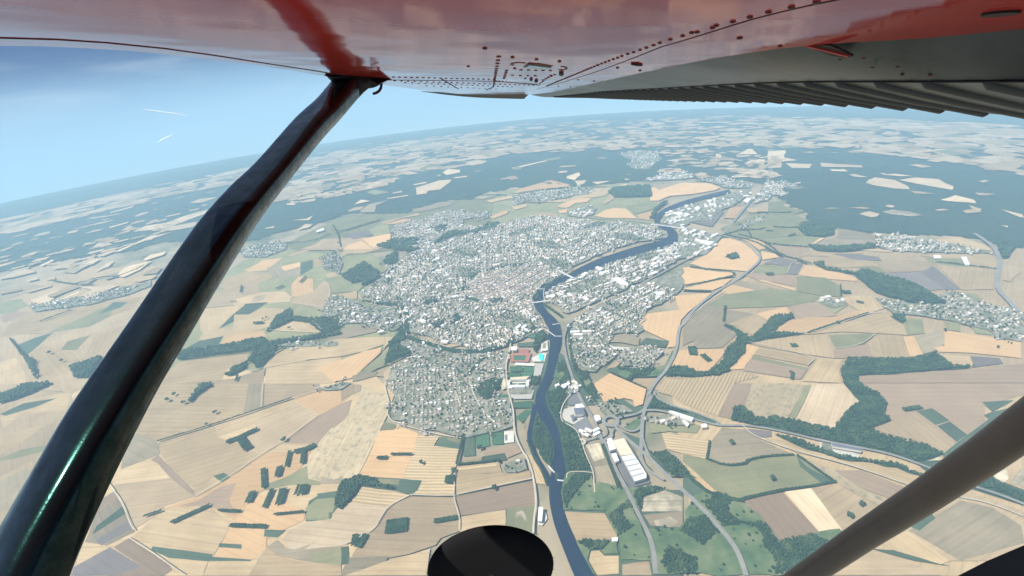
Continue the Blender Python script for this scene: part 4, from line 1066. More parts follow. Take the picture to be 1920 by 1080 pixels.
def build_woods():
    tot = 0
    for ln in WOODS.strip().splitlines():
        nm, lab, s = ln.split('|')
        P = gpts(s); r = np.linalg.norm(np.append(P.mean(0), CAM_H))
        sp = max(5.6, r / FPX * 2.9); A = area(P)
        lo, hi = P.min(0), P.max(0)
        gx, gy = np.meshgrid(np.arange(lo[0], hi[0], sp), np.arange(lo[1], hi[1], sp))
        G = np.stack([gx.ravel(), gy.ravel()], 1) + rng.uniform(-.45, .45, (gx.size, 2)) * sp
        G = G[inside(G, P) & ~inside(G, rv) & ~near_water(G)]
        gap = np.sin(G[:, 0] * .021 + 1.3 * np.sin(G[:, 1] * .013)) * np.sin(G[:, 1] * .024 + 1.1 * np.sin(G[:, 0] * .017))
        scrub = lab.startswith(SCRUB)
        big = np.sin(G[:, 0] * .012 + 1.7 * np.sin(G[:, 1] * .009)) * np.sin(G[:, 1] * .014 + 1.5 * np.sin(G[:, 0] * .008))
        if scrub: G = G[((gap > -.38) & (big > -.3)) | (rng.random(len(G)) < .015)]
        else: G = G[(gap > -.72) | (rng.random(len(G)) < .3)]
        G = G[off_road(G)]
        v1, t1 = crowns(G, sp * .66, LIFT + .4)
        v2, f2, _ = drape(densify(P, 40, True, 6.0), TOPH + 0.16 + 0.0008 * tot / 20000, 60)
        T2 = [(q[0], q[i], q[i + 1]) for q in f2 for i in range(1, len(q) - 1)]
        V = np.vstack([v1, v2]); T = np.vstack([t1, np.array(T2) + len(v1)])
        mi = np.concatenate([np.zeros(len(t1), int), np.ones(len(T2), int)])
        o = fast_obj(nm, V, T, [MAT_CROWN, MAT_SCRUB if scrub else MAT_FLOOR], mi); tot += len(T)
        tag(o, lab, 'wood', kind='stuff')
    hs = []
    for ln in HEDGES.strip().splitlines():
        q = ln.split('|')
        for i in range(0, len(q), 2): hs.append((float(q[i]), q[i + 1]))
    for w, s in hs:
        P = smooth(gpts(s), False, 1); r = np.linalg.norm(np.append(P.mean(0), CAM_H)); sp = max(3.4, r / FPX * 1.8)
        L = densify(P, sp, False); t = np.gradient(L, axis=0); t /= np.maximum(np.linalg.norm(t, axis=1), 1e-6)[:, None]; nv = np.column_stack([-t[:, 1], t[:, 0]])
        k = max(1, int(round(w / sp))); G = []
        for j in range(k):
            G.append(L + nv * ((j + .5) / k - .5) * w + rng.uniform(-.3, .3, L.shape) * sp)
        G = np.vstack(G); G = G[rng.random(len(G)) > .1]
        v1, t1 = crowns(G, sp * .66, LIFT - .6, .55)
        rv_, rf_, _ = ribbon(P, w, LIFT - .1, 60, 0); rt = [(q[0], q[1], q[2]) for q in rf_] + [(q[0], q[2], q[3]) for q in rf_]
        n1 = len(t1); t1 = np.vstack([t1, np.array(rt) + len(v1)]); v1 = np.vstack([v1, rv_])
        o = fast_obj('hedge', v1, t1, [MAT_CROWN, MAT_FLOOR], np.concatenate([np.zeros(n1, int), np.ones(len(rt), int)])); tot += len(t1)
        c0 = pix(s); cxp, cyp = np.mean(c0, 0); rg = min(REGIONS, key=lambda q: (q[0] - cxp) ** 2 + (q[1] - cyp) ** 2)[2]
        ln_ = np.linalg.norm(np.diff(gpts(s), axis=0), axis=1).sum(); sz_ = 'short' if ln_ < 90 else ('long' if ln_ > 350 else 'mid-length')
        tag(o, '%s %s dark tree strip %s' % (sz_, 'broad' if w > 15 else 'thin', rg), 'hedge', '%s %s tree strips %s' % (sz_, 'broad' if w > 15 else 'thin', rg), 'stuff')
    print('wood tris', tot)
    cr = None
    for s, where in TREES:
        x, y = unp(*pix(s)[0]); z = float(zs(x, y)) + LIFT - 0.6
        root = bpy.data.objects.new('lone_tree', None); COL.objects.link(root); root.location = (x, y, z)
        tag(root, 'lone dark round tree ' + where, 'tree', 'lone trees in the fields')
        if cr is None:
            pts = rng.normal(0, 2.6, (9, 2)); V, T = crowns(pts, 3.6, 2.6); V[:, 2] -= 0
            cr = fast_obj('crown', V, T, MAT_CROWN, None, root)
            a = np.linspace(0, 2 * math.pi, 8, endpoint=False)
            tv = [(0.5 * math.cos(q), 0.5 * math.sin(q), 0) for q in a] + [(0.28 * math.cos(q), 0.28 * math.sin(q), 4.5) for q in a]
            tr = mesh_obj('trunk', tv, [(i, (i + 1) % 8, 8 + (i + 1) % 8, 8 + i) for i in range(8)], MAT_TRUNK, root)
        else:
            for q in (cr, tr):
                c = q.copy(); COL.objects.link(c); c.parent = root
            root.rotation_euler = (0, 0, random.uniform(0, 6)); k = random.uniform(.75, 1.25); root.scale = (k, k, k)
build_woods()

# ------------------------------------------------------------------ towns
def warp(P, amp=14, sc_=0.006):
    return P + amp * np.stack([np.sin(P[:, 1] * sc_ + 1.1 * np.sin(P[:, 0] * sc_ * .6)), np.sin(P[:, 0] * sc_ * 1.2 + 1.3 * np.sin(P[:, 1] * sc_ * .7))], 1)

# label, outline, spacing u/v, house size range, angle (deg), share of plots built, tree share, flat share
TOWNS = [
 ('suburb', 'P 748,640 782,641 815,652 850,665 905,665 955,657 950,690 938,722 928,745 960,748 962,802 935,812 880,823 868,822 790,808 735,789 740,720 728,715 735,690 775,668', 18, 14.5, (7, 12), 14, .82, .35, .06),
 ('town', 'E 290,230 400,200 560,190 700,195 860,200 960,165 1100,140 1250,150 1450,172 1770,198 1830,262 1640,290 1450,355 1300,425 1110,550 1075,600 1080,640 1130,740 1120,790 950,860 830,900 720,890 560,840 400,800 370,770 350,660 240,640 120,590 150,540 230,480 270,430 430,330 320,310', 18.5, 15, (8, 15), 8, .86, .34, .12),
 ('old_town', 'E 700,590 730,500 850,450 1040,420 1220,450 1120,530 1070,600 1100,690 960,690 840,640', 13.5, 11.5, (8, 14), 25, .95, .1, .03),
 ('west_suburb', 'E 150,650 240,650 330,670 340,760 290,790 200,780 120,740 0,750 0,690', 20, 16, (8, 15), 20, .72, .5, .2),
 ('north_suburb', 'K 1015,900 1280,840 1400,790 1560,780 1600,800 1750,790 1720,830 1560,850 1520,930 1300,960 1180,1000 1050,1020', 19, 16, (7, 13), 0, .85, .3, .05),
 ('north_bank', 'E 1165,545 1300,475 1480,385 1740,335 1910,290 1920,330 1880,400 1720,490 1560,570 1400,640 1270,690 1240,680 1190,630 1140,600', 18.5, 15, (8, 17), 35, .84, .35, .3),
 ('east_suburb', 'R 420,180 560,90 800,30 1270,20 1260,80 1180,160 1240,250 1180,280 1040,275 900,290 850,390 880,470 960,520 840,620 700,720 600,715 500,640 430,450', 17.5, 14, (7, 12), 38, .85, .4, .12),
 ('east_suburb_edge', 'R 990,500 1180,430 1460,470 1470,500 1290,680 1010,650 960,560', 17, 14, (7, 12), 15, .8, .45, .05),
 ('rail_suburb', 'E 1300,745 1420,660 1560,590 1700,530 1830,470 1920,435 1920,540 1860,600 1720,670 1650,730 1560,770 1400,760', 18, 15, (8, 16), 35, .84, .4, .2),
 ('business_park', 'L 1120,900 1250,830 1420,810 1500,790 1680,720 1800,700 1760,760 1660,830 1560,870 1470,940 1330,950 1300,990 1130,960', 42, 36, (16, 44), 40, .72, .15, .95),
 ('business_park_south', 'L 1250,1000 1400,1020 1540,1060 X 690,860 480,1080 O 1900,400 1500,560 1350,520 1500,440 1700,330 1860,230 1880,130', 38, 32, (14, 40), 40, .72, .2, .9),
 ('linear_village', 'X 1140,320 1200,240 1400,260 1540,280 1520,320 1250,320 1400,370 1390,415 1230,410 1200,460 1020,500 1080,400', 22, 18, (8, 18), 10, .8, .4, .1),
 ('linear_village_west', 'L 1380,640 1560,610 1700,640 1800,690 1700,700 1580,690 1500,655', 24, 20, (9, 16), 10, .6, .5, .05),
 ('far_town', 'L 980,640 1150,580 1280,570 1370,610 1300,630 1100,638', 30, 26, (10, 22), 10, .75, .3, .6),
 ('far_town_west', 'L 800,440 950,410 1100,420 1110,480 1030,550 930,555 860,530 900,490', 30, 26, (8, 15), 10, .5, .3, .2),
 ('orchard_village', 'L 0,760 200,715 350,720 480,690 620,710 580,740 400,770 200,810 100,800 0,830', 24, 20, (9, 15), 10, .6, .5, .05),
 ('northern_works', 'L 430,870 560,830 640,850 600,900 500,920 410,900', 34, 28, (14, 40), 35, .6, .2, .9),
 ('hillside_village', 'F 1080,310 1100,255 1250,245 1290,282 1450,285 1650,330 1740,350 1560,350 1400,345 1180,338', 21, 17, (9, 16), 10, .75, .5, .05),
 ('vineyard_village', 'F 1080,600 1180,612 1340,640 1430,640 1460,570 1600,585 1700,645 1850,660 1920,770 1900,850 1760,840 1730,790 1500,730 1300,700 1180,690 1120,650', 21, 17, (8, 14), 5, .72, .55, .06),
 ('hamlet', 'D 1340,330 1500,285 1620,285 1600,330 1500,370 1380,370', 24, 20, (9, 16), 10, .65, .5, .1),
 ('hamlet', 'D 1800,710 1850,590 1920,590 E 120,640 110,700 0,760 D 1840,740', 23, 19, (9, 16), 10, .7, .5, .1),
 ('hamlet', 'D 160,645 400,605 560,572 800,522 850,500 850,535 700,590 500,640 200,680', 27, 22, (9, 16), 10, .55, .6, .05),
 ('hamlet', 'D 1540,850 1640,850 1900,850 1900,870 1700,880 1560,875', 22, 18, (9, 15), 10, .5, .5, .05),
 ('hamlet', 'D 1800,370 1920,330 1920,470 1830,440', 24, 20, (9, 15), 10, .4, .6, .05),
 ('estate', 'H 905,460 1030,425 1045,488 925,506', 20, 17, (9, 16), 15, .75, .5, .1),
 ('roadside_estate', 'U 380,60 560,220 780,260 890,330 660,380 560,360 420,200', 19, 16, (7, 12), 30, .6, .6, .05),
 ('roadside_estate', 'U 1060,380 1290,350 1560,430 1560,470 1280,480 1060,450', 22, 18, (9, 22), 20, .6, .5, .5),
 ('riverside_works', 'R 290,800 440,800 470,900 320,930', 19, 16, (8, 20), 30, .8, .2, .6),
 ('chalet_rows', 'U 60,20 220,10 240,100 130,110', 17, 14, (8, 14), 10, .8, .3, .4),
 ('farmstead', 'F 760,620 880,600 920,640 840,660', 24, 20, (10, 24), 10, .5, .3, .3),
 ('hilltop_hamlet', 'X 830,800 900,730 1080,680 1180,620 1200,640 1060,720 900,770', 22, 18, (9, 15), 10, .6, .5, .05),
 ('hilltop_hamlet', 'K 1680,860 1760,800 1740,840 1600,870', 22, 18, (9, 14), 10, .7, .3, .05),
 ('gravel_hamlet', 'G 1780,30 1920,0 H 0,0 60,0 0,40 G 1830,45', 26, 22, (9, 15), 10, .35, .6, .05),
 ('riverside_works', 'Q 1400,880 1680,880 1660,960 1420,970', 24, 20, (9, 26), 5, .6, .2, .8),
 ('valley_yard', 'I 780,335 830,350 840,385 780,365', 16, 14, (8, 14), 5, .7, 0, .8),
]
def house_mesh(x, y, z, a, b, h, rh, th, mw, mr, V, F, MI, flat):
    c, s = math.cos(th), math.sin(th); k = len(V)
    for u, v in ((-a, -b), (a, -b), (a, b), (-a, b)): V.append((x + u * c - v * s, y + u * s + v * c, z - 1))
    for u, v in ((-a, -b), (a, -b), (a, b), (-a, b)): V.append((x + u * c - v * s, y + u * s + v * c, z + h))
    if flat:
        F += [(k, k + 1, k + 5, k + 4), (k + 1, k + 2, k + 6, k + 5), (k + 2, k + 3, k + 7, k + 6), (k + 3, k, k + 4, k + 7), (k + 4, k + 5, k + 6, k + 7)]; MI += [mw] * 4 + [mr]
    else:
        for u in (-a, a): V.append((x + u * c, y + u * s, z + h + rh))
        F += [(k, k + 1, k + 5, k + 4), (k + 1, k + 2, k + 6, k + 9, k + 5), (k + 2, k + 3, k + 7, k + 6), (k + 3, k, k + 4, k + 8, k + 7), (k + 4, k + 5, k + 9, k + 8), (k + 6, k + 7, k + 8, k + 9)]; MI += [mw] * 4 + [mr] * 2

HOUSE_ZONES = [(738, 778, 'beside the pale fallow crescent'), (775, 797, 'above the golden field corner'), (815, 810, 'above the swathed field'), (852, 816, 'on the ring lane over the dark meadow'),
               (877, 808, 'where the two avenues join'), (905, 806, 'above the two green pitches'), (945, 800, 'between the pitches and the river avenue'), (950, 775, 'beside the river avenue'),
               (905, 780, 'along the second avenue'), (868, 785, 'along the long avenue'), (830, 790, 'in the middle of the suburb end'), (785, 780, 'inland of the crescent field')]
def build_towns():
    mats = [MAT_WALL] + ROOFS + [MAT_ROOF_IND]
    V, F, MI = [], [], []; TP = []; cand = []
    water = gpts(BANK_W + BANK_E.replace('P', '', 1)) if False else rv
    nh = 0; hb = LIFT - 0.05
    for q, (lab, s, su, sv, sz, ang, dens, tree, flat) in enumerate(TOWNS):
        P = gpts(s); ground_h = FL + 0.0
        v2, f2, uv2 = drape(P, TOPH + 0.02 + q * 0.004, 60, 11.0)
        g = mesh_obj('built_up_ground', v2, f2, MAT_TOWN, GROUND, uv=uv2)
        if lab in ('old_town',): pass
        lo, hi = P.min(0) - 50, P.max(0) + 50; c = (lo + hi) / 2; R_ = np.linalg.norm(hi - lo) / 2
        Apol = area(P); nseed = int(max(1, min(26, Apol / 110000.0)))
        S = np.zeros((0, 2))
        while len(S) < nseed:
            t = rng.uniform(lo, hi, (60, 2)); S = np.vstack([S, t[inside(t, P)]])[:nseed]
        XS_, ST_, TH_ = [], [], []
        for si in range(nseed):
            a0 = math.radians(ang) + (random.gauss(0, .5) if nseed > 1 else 0); ca, sa = math.cos(a0), math.sin(a0)
            Rr = min(R_, 1600)
            iu, iv = np.meshgrid(np.arange(-Rr, Rr, su), np.arange(-Rr, Rr, sv))
            ku, kv = np.meshgrid(np.arange(iu.shape[1]), np.arange(iu.shape[0]))
            street = ((kv % random.choice([4, 5, 6]) == 0) | (ku % random.choice([8, 11, 13]) == 0)) & (rng.random(iu.shape) < .9)
            if lab == 'old_town': street = (kv % 7 == 0)
            U = np.stack([iu.ravel(), iv.ravel()], 1) + rng.uniform(-.2, .2, (iu.size, 2)) * (su, sv)
            X = np.stack([U[:, 0] * ca - U[:, 1] * sa, U[:, 0] * sa + U[:, 1] * ca], 1) + S[si]
            st = street.ravel(); kp = ((X > lo) & (X < hi)).all(1); X = X[kp]; st = st[kp]
            if nseed > 1:
                dn = ((X[:, None] - S[None]) ** 2).sum(-1); kp = dn.argmin(1) == si; X = X[kp]; st = st[kp]
            XS_.append(X); ST_.append(st); TH_.append(np.full(len(X), a0))
        X = warp(np.vstack(XS_), 16, 0.006); st = np.concatenate(ST_); TH = np.concatenate(TH_)
        ok = inside(X + 26 * np.stack([np.sin(X[:, 1] * .045 + 2 * np.sin(X[:, 0] * .021)), np.sin(X[:, 0] * .05 + 2 * np.sin(X[:, 1] * .018))], 1), P) & ~inside(X, water) & ~near_water(X, 9.0)
        if lab == 'town':
            for t in TOWNS:
                if t[0] == 'old_town': ok &= ~inside(X, gpts(t[1]))
        X = X[ok]; st = st[ok]; TH = TH[ok]
        z = zs(X[:, 0], X[:, 1])
        cov = np.sin(X[:, 0] * .011 + 2 * np.sin(X[:, 1] * .006)) * np.sin(X[:, 1] * .009)
        for i in range(len(X)):
            if st[i]: continue
            if random.random() > dens - .06 + .22 * cov[i]:
                if random.random() < tree * 1.5: TP.append(X[i])
                continue
            if cov[i] > .62 and lab in ('town', 'west_suburb', 'north_bank', 'rail_suburb'):
                if random.random() < .8: TP.append(X[i])
                continue
            fl = random.random() < flat
            a = .92 * random.uniform(*sz) / 2 * (1.5 if fl and sz[1] < 30 else 1); b = min(a * random.uniform(.5, .8), sv * .46); a = min(a, su * .62)
            if fl and lab in ('town', 'north_bank', 'rail_suburb', 'west_suburb') and random.random() < .14: a *= 2.2; b *= 1.6
            h = random.uniform(3, 6) if sz[1] < 15 else random.uniform(5, 11)
            mr = 1 + random.choices(range(6), [38, 6, 24, 15, 6, 11] if lab not in ('old_town',) else [22, 5, 34, 28, 6, 5])[0]
            if fl: mr = random.choices([7, 2, 6, 1, 5], [7, 3, 2, 2, 1])[0]
            th = TH[i] + random.choice([0, 0, 0, math.pi / 2]) + random.gauss(0, .12)
            dd = math.hypot(X[i][0], X[i][1])
            if lab == 'suburb': cand.append((dd, X[i][0], X[i][1], z[i] + hb, a, b, h, a * .35, th, mr, fl)); continue
            house_mesh(X[i][0], X[i][1], z[i] + hb, a, b, h, b * .75, th, 0, mr, V, F, MI, fl); nh += 1
        m = rng.random(len(X)) < tree * (1.0 - .45 * cov)
        TP += list(X[m] + rng.uniform(-.5, .5, (m.sum(), 2)) * (su, sv))
    # the nearest houses one by one, the rest joined
    cand.sort(); near = cand[:280]
    protos = {}
    for k, (dd, x, y, z, a, b, h, rh, th, mr, fl) in enumerate(near):
        key = (mr, fl, k % 4)
        if key not in protos:
            v, f, mi = [], [], []
            house_mesh(0, 0, 0, a, b, h, b * .75, 0, 0, 1, v, f, mi, fl)
            me = bpy.data.meshes.new('house'); me.from_pydata(v, [], f); me.materials.append(MAT_WALL); me.materials.append(mats[mr])
            me.polygons.foreach_set('material_index', mi); me.update(); protos[key] = me
        o = bpy.data.objects.new('house', protos[key]); COL.objects.link(o)
        o.location = (x, y, z); o.rotation_euler = (0, 0, th)
        rn = {1: 'cream', 2: 'white', 3: 'pink tiled', 4: 'brown tiled', 5: 'slate', 6: 'grey', 7: 'white metal'}[mr]
        ppx, ppy, _ = proj(x, y, z); zn = min(HOUSE_ZONES, key=lambda q: (q[0] - ppx) ** 2 + ((q[1] - ppy) * 1.4) ** 2)[2]
        size = 'narrow' if a < 4.3 else ('mid-sized' if a < 5.4 else 'broad')
        tag(o, '%s %s house with a %s roof %s' % (size, 'flat-topped' if fl else 'gabled', rn, zn), 'house', '%s %s %s houses %s' % (size, rn, 'flat-topped' if fl else 'gabled', zn))
    for (dd, x, y, z, a, b, h, rh, th, mr, fl) in cand[280:]:
        house_mesh(x, y, z, a, b, h, b * .75, th, 0, mr, V, F, MI, fl); nh += 1
    o = mesh_obj('town_houses', V, F, mats, mi=MI)
    tag(o, 'thousands of pale roofed houses filling the town and its villages', 'houses', kind='stuff')
    TPa = np.array(TP); TPa = TPa[~inside(TPa, rv)]
    v1, t1 = crowns(TPa, 3.9, LIFT - 1)
    r = np.linalg.norm(TPa, axis=1)
    o = fast_obj('town_trees', v1, t1, MAT_CROWN)
    tag(o, 'dark green garden trees scattered between the roofs of the town', 'trees', kind='stuff')
    print('houses', nh, 'trees', len(TPa))
build_towns()

# ------------------------------------------------------------------ big buildings, bridges, weirs
def prism(name, s, h, wall, roof, parent=None, rim=0.0, z0=0.0):
    P = gpts(s)
    if np.dot(P[:, 0], np.roll(P[:, 1], -1)) - np.dot(P[:, 1], np.roll(P[:, 0], -1)) < 0: P = P[::-1]
    z = float(np.mean(zs(P[:, 0], P[:, 1]))) + LIFT + z0; n = len(P)
    V = [(p[0], p[1], z - 1) for p in P] + [(p[0], p[1], z + h) for p in P]
    F = [(i, (i + 1) % n, n + (i + 1) % n, n + i) for i in range(n)] + [tuple(range(n, 2 * n))]
    MI = [0] * n + [1]
    return mesh_obj(name, V, F, [wall, roof], parent, mi=MI)
MAT_BEIGE = pos_mat('beige_sheet_roof', [(0.47, 0.39, 0.25), (0.53, 0.45, 0.30)], 0.05)
MAT_DARKROOF = pos_mat('dark_roof', [(0.085, 0.095, 0.13), (0.12, 0.125, 0.155)], 0.05)
MAT_MET = simple('grey_cladding', (0.24, 0.245, 0.25), 0.6)
MAT_GREYROOF = pos_mat('pale_grey_roof', [(0.50, 0.51, 0.50), (0.58, 0.58, 0.57)], 0.04)
MAT_POOL = simple('pool_water', (0.05, 0.55, 0.62), 0.15)
def lerp(a, b, t): return (a[0] + (b[0] - a[0]) * t, a[1] + (b[1] - a[1]) * t)
def pstr(pts): return 'P ' + ' '.join('%.2f,%.2f' % p for p in pts)

def works():
    root = prism('factory', 'U 650,690 780,660 890,840 740,858', 11, MAT_MET, MAT_BEIGE)
    tag(root, 'large factory hall with a beige ridged roof beside the railway', 'factory')
    a, b, c, d = pix('U 650,690 780,660 890,840 740,858')
    for i in range(1, 6):
        t = i / 6; p, q = lerp(a, b, t), lerp(d, c, t); dx = .45
        r = prism('roof_rib', pstr([(p[0] - dx, p[1]), (p[0] + dx, p[1]), (q[0] + dx, q[1]), (q[0] - dx, q[1])]), 1.4, MAT_GREYROOF, MAT_GREYROOF, root, z0=11)
    root = prism('warehouse', 'U 745,866 890,842 1030,1060 H 1715,553 1650,573 ', 10, MAT_MET, MAT_GREYROOF)
    tag(root, 'long pale grey warehouse in stepped bays below the beige factory', 'warehouse')
    a, b, c, d = pix('U 745,866 890,842 H 1715,553 1650,573')
    for i in range(1, 5):
        t = i / 5; p, q = lerp(a, d, t), lerp(b, c, t)
        prism('roof_joint', pstr([(p[0], p[1] - .8), (q[0], q[1] - .8), (q[0], q[1] + .8), (p[0], p[1] + .8)]), 1.2, MAT_MET, MAT_MET, root, z0=10)
    for i in range(1, 12):
        t = i / 12; p, q = lerp(a, b, t), lerp(d, c, t)
        prism('roof_light', pstr([(p[0] - .2, p[1]), (p[0] + .2, p[1]), (q[0] + .2, q[1]), (q[0] - .2, q[1])]), .6, MAT_CONC, MAT_CONC, root, z0=10)
    B = [
     ('warehouse', 'low white annex against the beige factory', 'U 588,690 650,680 690,770 620,795', 8, MAT_GREYROOF),
     ('warehouse', 'small cluttered white shed at the top of the factory yard', 'U 590,655 640,645 660,680 595,690', 6, MAT_GREYROOF),
     ('warehouse', 'plain white rectangular shed left of the factory', 'U 636,830 690,822 725,905 680,920', 8, MAT_ROOF_IND),
     ('warehouse', 'white box building beside the roundabout', 'U 442,400 498,388 522,440 470,460', 8, MAT_ROOF_IND),
     ('warehouse', 'dark blue roofed works hall on the riverside yard', 'U 215,320 318,308 345,375 320,385 235,392', 10, MAT_DARKROOF),
     ('warehouse', 'small dark roofed hall at the edge of the riverside yard', 'U 175,395 215,380 235,420 200,440', 7, MAT_DARKROOF),
     ('warehouse', 'white flat building above the dark works hall', 'U 235,270 310,258 340,300 240,310', 7, MAT_ROOF_IND),
     ('warehouse', 'long dark roofed shed on the white valley yard', 'I 832,352 1000,388 1000,400 838,372', 8, MAT_DARKROOF),
     ('warehouse', 'long white market building beside the slip road', 'U 1275,345 1310,340 1560,420 1540,455 1450,430', 7, MAT_ROOF_IND),
     ('warehouse', 'pale sand coloured shed beside the dark hedge', 'U 1430,450 1460,445 1510,490 1490,515', 6, MAT_ROOF_IND),
     ('service_station', 'white service station building by the straight junction', 'U 1640,490 1700,480 1715,520 1650,525', 5, MAT_ROOF_IND),
     ('warehouse', 'huge white shed in the middle of the eastern bank', 'O 1115,645 1200,635 1305,700 1260,730', 10, MAT_ROOF_IND),
     ('warehouse', 'twin white sheds below the big railway yard', 'O 1600,800 1680,790 1720,815 1640,840', 8, MAT_ROOF_IND),
     ('warehouse', 'broad white hall beside the straight northern road', 'X 420,950 450,930 590,950 540,985', 9, MAT_ROOF_IND),
     ('warehouse', 'white hall on the left of the northern business park', 'X 150,625 190,605 250,625 200,650', 9, MAT_ROOF_IND),
     ('warehouse', 'white hall in the middle of the northern business park', 'X 235,645 280,620 320,640 270,662', 9, MAT_ROOF_IND),
     ('warehouse', 'white hall at the top of the northern business park', 'X 920,480 960,450 1010,460 970,500', 9, MAT_ROOF_IND),
     ('warehouse', 'white hall left of the striped field', 'X 370,570 400,545 440,560 410,590', 9, MAT_ROOF_IND),
     ('stadium_stand', 'pale stadium stand on the left of the green pitch', 'T 1392,120 1425,118 1420,190 1390,190', 9, MAT_CONC),
     ('stadium_stand', 'pale stadium stand on the right of the green pitch', 'T 1602,115 1640,110 1632,185 1596,185', 9, MAT_CONC),
     ('stadium_stand', 'blue and white stadium stand below the green pitch', 'T 1425,172 1590,172 1590,192 1425,195', 9, MAT_GREYROOF),
     ('stadium_stand', 'beige stadium stand above the green pitch', 'T 1425,88 1640,72 1600,108 1428,112', 9, MAT_BEIGE),
     ('sports_hall', 'white sports hall at the corner by the river avenue', 'Q 1435,460 1500,455 1495,490 1432,490', 8, MAT_ROOF_IND),
     ('sports_hall', 'left one of two white halls beside the boulevard', 'Q 1480,235 1530,198 1548,215 1500,255', 8, MAT_ROOF_IND),
     ('sports_hall', 'right one of two white halls beside the boulevard', 'Q 1545,235 1595,198 1612,218 1562,258', 8, MAT_ROOF_IND),
     ('apartment_block', 'long white slab block in the east suburb', 'R 415,290 520,285 520,302 420,308', 14, MAT_ROOF_IND),
     ('apartment_block', 'second long white slab block in the east suburb', 'R 550,285 655,280 655,296 550,300', 14, MAT_ROOF_IND),
     ('apartment_block', 'lower white slab block in the east suburb', 'R 450,320 555,315 555,332 455,336', 14, MAT_ROOF_IND),
     ('barn', 'white barn complex alone in the north-western fields', 'K 455,945 510,925 515,940 460,955', 8, MAT_ROOF_IND),
     ('warehouse', 'white greenhouse block under the hillside village', 'F 1405,370 1445,370 1450,385 1410,385', 6, MAT_ROOF_IND),
     ('greenhouse', 'tall white greenhouse strip right of the hillside village', 'F 1560,380 1590,380 1612,422 1585,422', 5, MAT_ROOF_IND),
     ('farm_building', 'long white farm shed beside the oval track', 'H 1112,712 1138,715 1130,790 1106,790', 6, MAT_ROOF_IND),
     ('farm_building', 'small white roofs on the wooded east bank', 'H 1520,885 1555,882 1555,900 1522,905', 5, MAT_ROOF_IND),
    ]
    for nm, lab, s, h, rf in B:
        o = prism(nm, s, h, MAT_CONC if nm == 'stadium_stand' else MAT_WALL, rf)
        tag(o, lab, nm.replace('_', ' '))
    # star-shaped block
    root = bpy.data.objects.new('star_block', None); COL.objects.link(root); cx, cy = pix('U 405,582')[0]
    x, y = unp(cx, cy); root.location = (x, y, float(zs(x, y)) + LIFT)
    tag(root, 'small white building of crossing wings on the dry lawn', 'building')
    for k, (ox, oy) in enumerate(((-20, -5), (20, -8), (-5, 14), (22, 12), (-28, 10))):
        v, f, mi = [], [], []
        house_mesh(ox, oy, 0, 14, 6, 6, 2, .5 if k % 2 else -.7, 0, 1, v, f, mi, k % 2 == 0)
        mesh_obj('wing', v, f, [MAT_WALL, MAT_ROOF_IND], root, mi=mi)
    V, F, uv = drape(gpts('Q 1742,535 1765,518 1800,530 1790,560 1800,590 1770,600 1745,580'), LIFT + .1, 60)
    tag(mesh_obj('swimming_pool', V, F, MAT_POOL, GROUND, uv=uv))

    BR = [('P 999,572 1033,567', 11, 'white stone bridge at the narrow bend by the old town'), ('P 1010,545.5 1019,546', 5, 'slim footbridge just above the narrow bend'),
          ('P 1046,511 1079,527', 14, 'wide railway bridge crossing the river aslant'), ('P 1222,424 1274,430', 14, 'road bridge at the far river bend'), ('P 1003,741 1003,741.5', 5, None)]
    for s, w, lab in BR:
        if not lab: continue
        a, b = gpts(s); root = bpy.data.objects.new('bridge', None); COL.objects.link(root)
        m = (a + b) / 2; zz = float(zs(*m)) + LIFT; root.location = (m[0], m[1], zz); tag(root, lab, 'bridge')
        d = b - a; L = np.linalg.norm(d); ang = math.atan2(d[1], d[0])
        def box(nm, u0, u1, v0, v1, z0, z1, mt):
            c, s_ = math.cos(ang), math.sin(ang)
            V = [(u * c - v * s_, u * s_ + v * c, z) for z in (z0, z1) for u, v in ((u0, v0), (u1, v0), (u1, v1), (u0, v1))]
            mesh_obj(nm, V, [(3, 2, 1, 0), (4, 5, 6, 7), (0, 1, 5, 4), (1, 2, 6, 5), (2, 3, 7, 6), (3, 0, 4, 7)], mt, root)
        box('deck', -L / 2 - 4, L / 2 + 4, -w / 2, w / 2, 2.5, 3.6, MAT_CONC)
        for v in (-w / 2, w / 2): box('parapet', -L / 2 - 4, L / 2 + 4, v - .35, v + .35, 3.6, 4.7, MAT_CONC)
        for k in range(1, 5):
            u = -L / 2 + L * k / 5; box('pier', u - 1.2, u + 1.2, -w / 2 + .5, w / 2 - .5, -1, 2.5, MAT_CONC)
    for s, lab in (('R 215,190 290,178', 'upper white weir line across the river'), ('R 150,250 245,320 320,320', 'bent white weir across the river below the islet'), ('H 1165,472 1200,510', 'white weir closing the side arm by the islet'), ('H 1215,552 1250,556', 'short weir between the islet and the east bank'), ('U 0,345 70,345', 'white slipway on the wooded east bank')):
        V, F, uv = ribbon(gpts(s), 5, TOPH + 1.3, 40, 0)
        n = len(V); V2 = np.vstack([V, V - (0, 0, 1.2)])
        F2 = list(F) + [(f[0], f[0] + n, f[3] + n, f[3]) for f in F] + [(f[2], f[2] + n, f[1] + n, f[1]) for f in F]
        tag(mesh_obj('weir', V2, F2, MAT_CONC), lab, 'weir')
works()

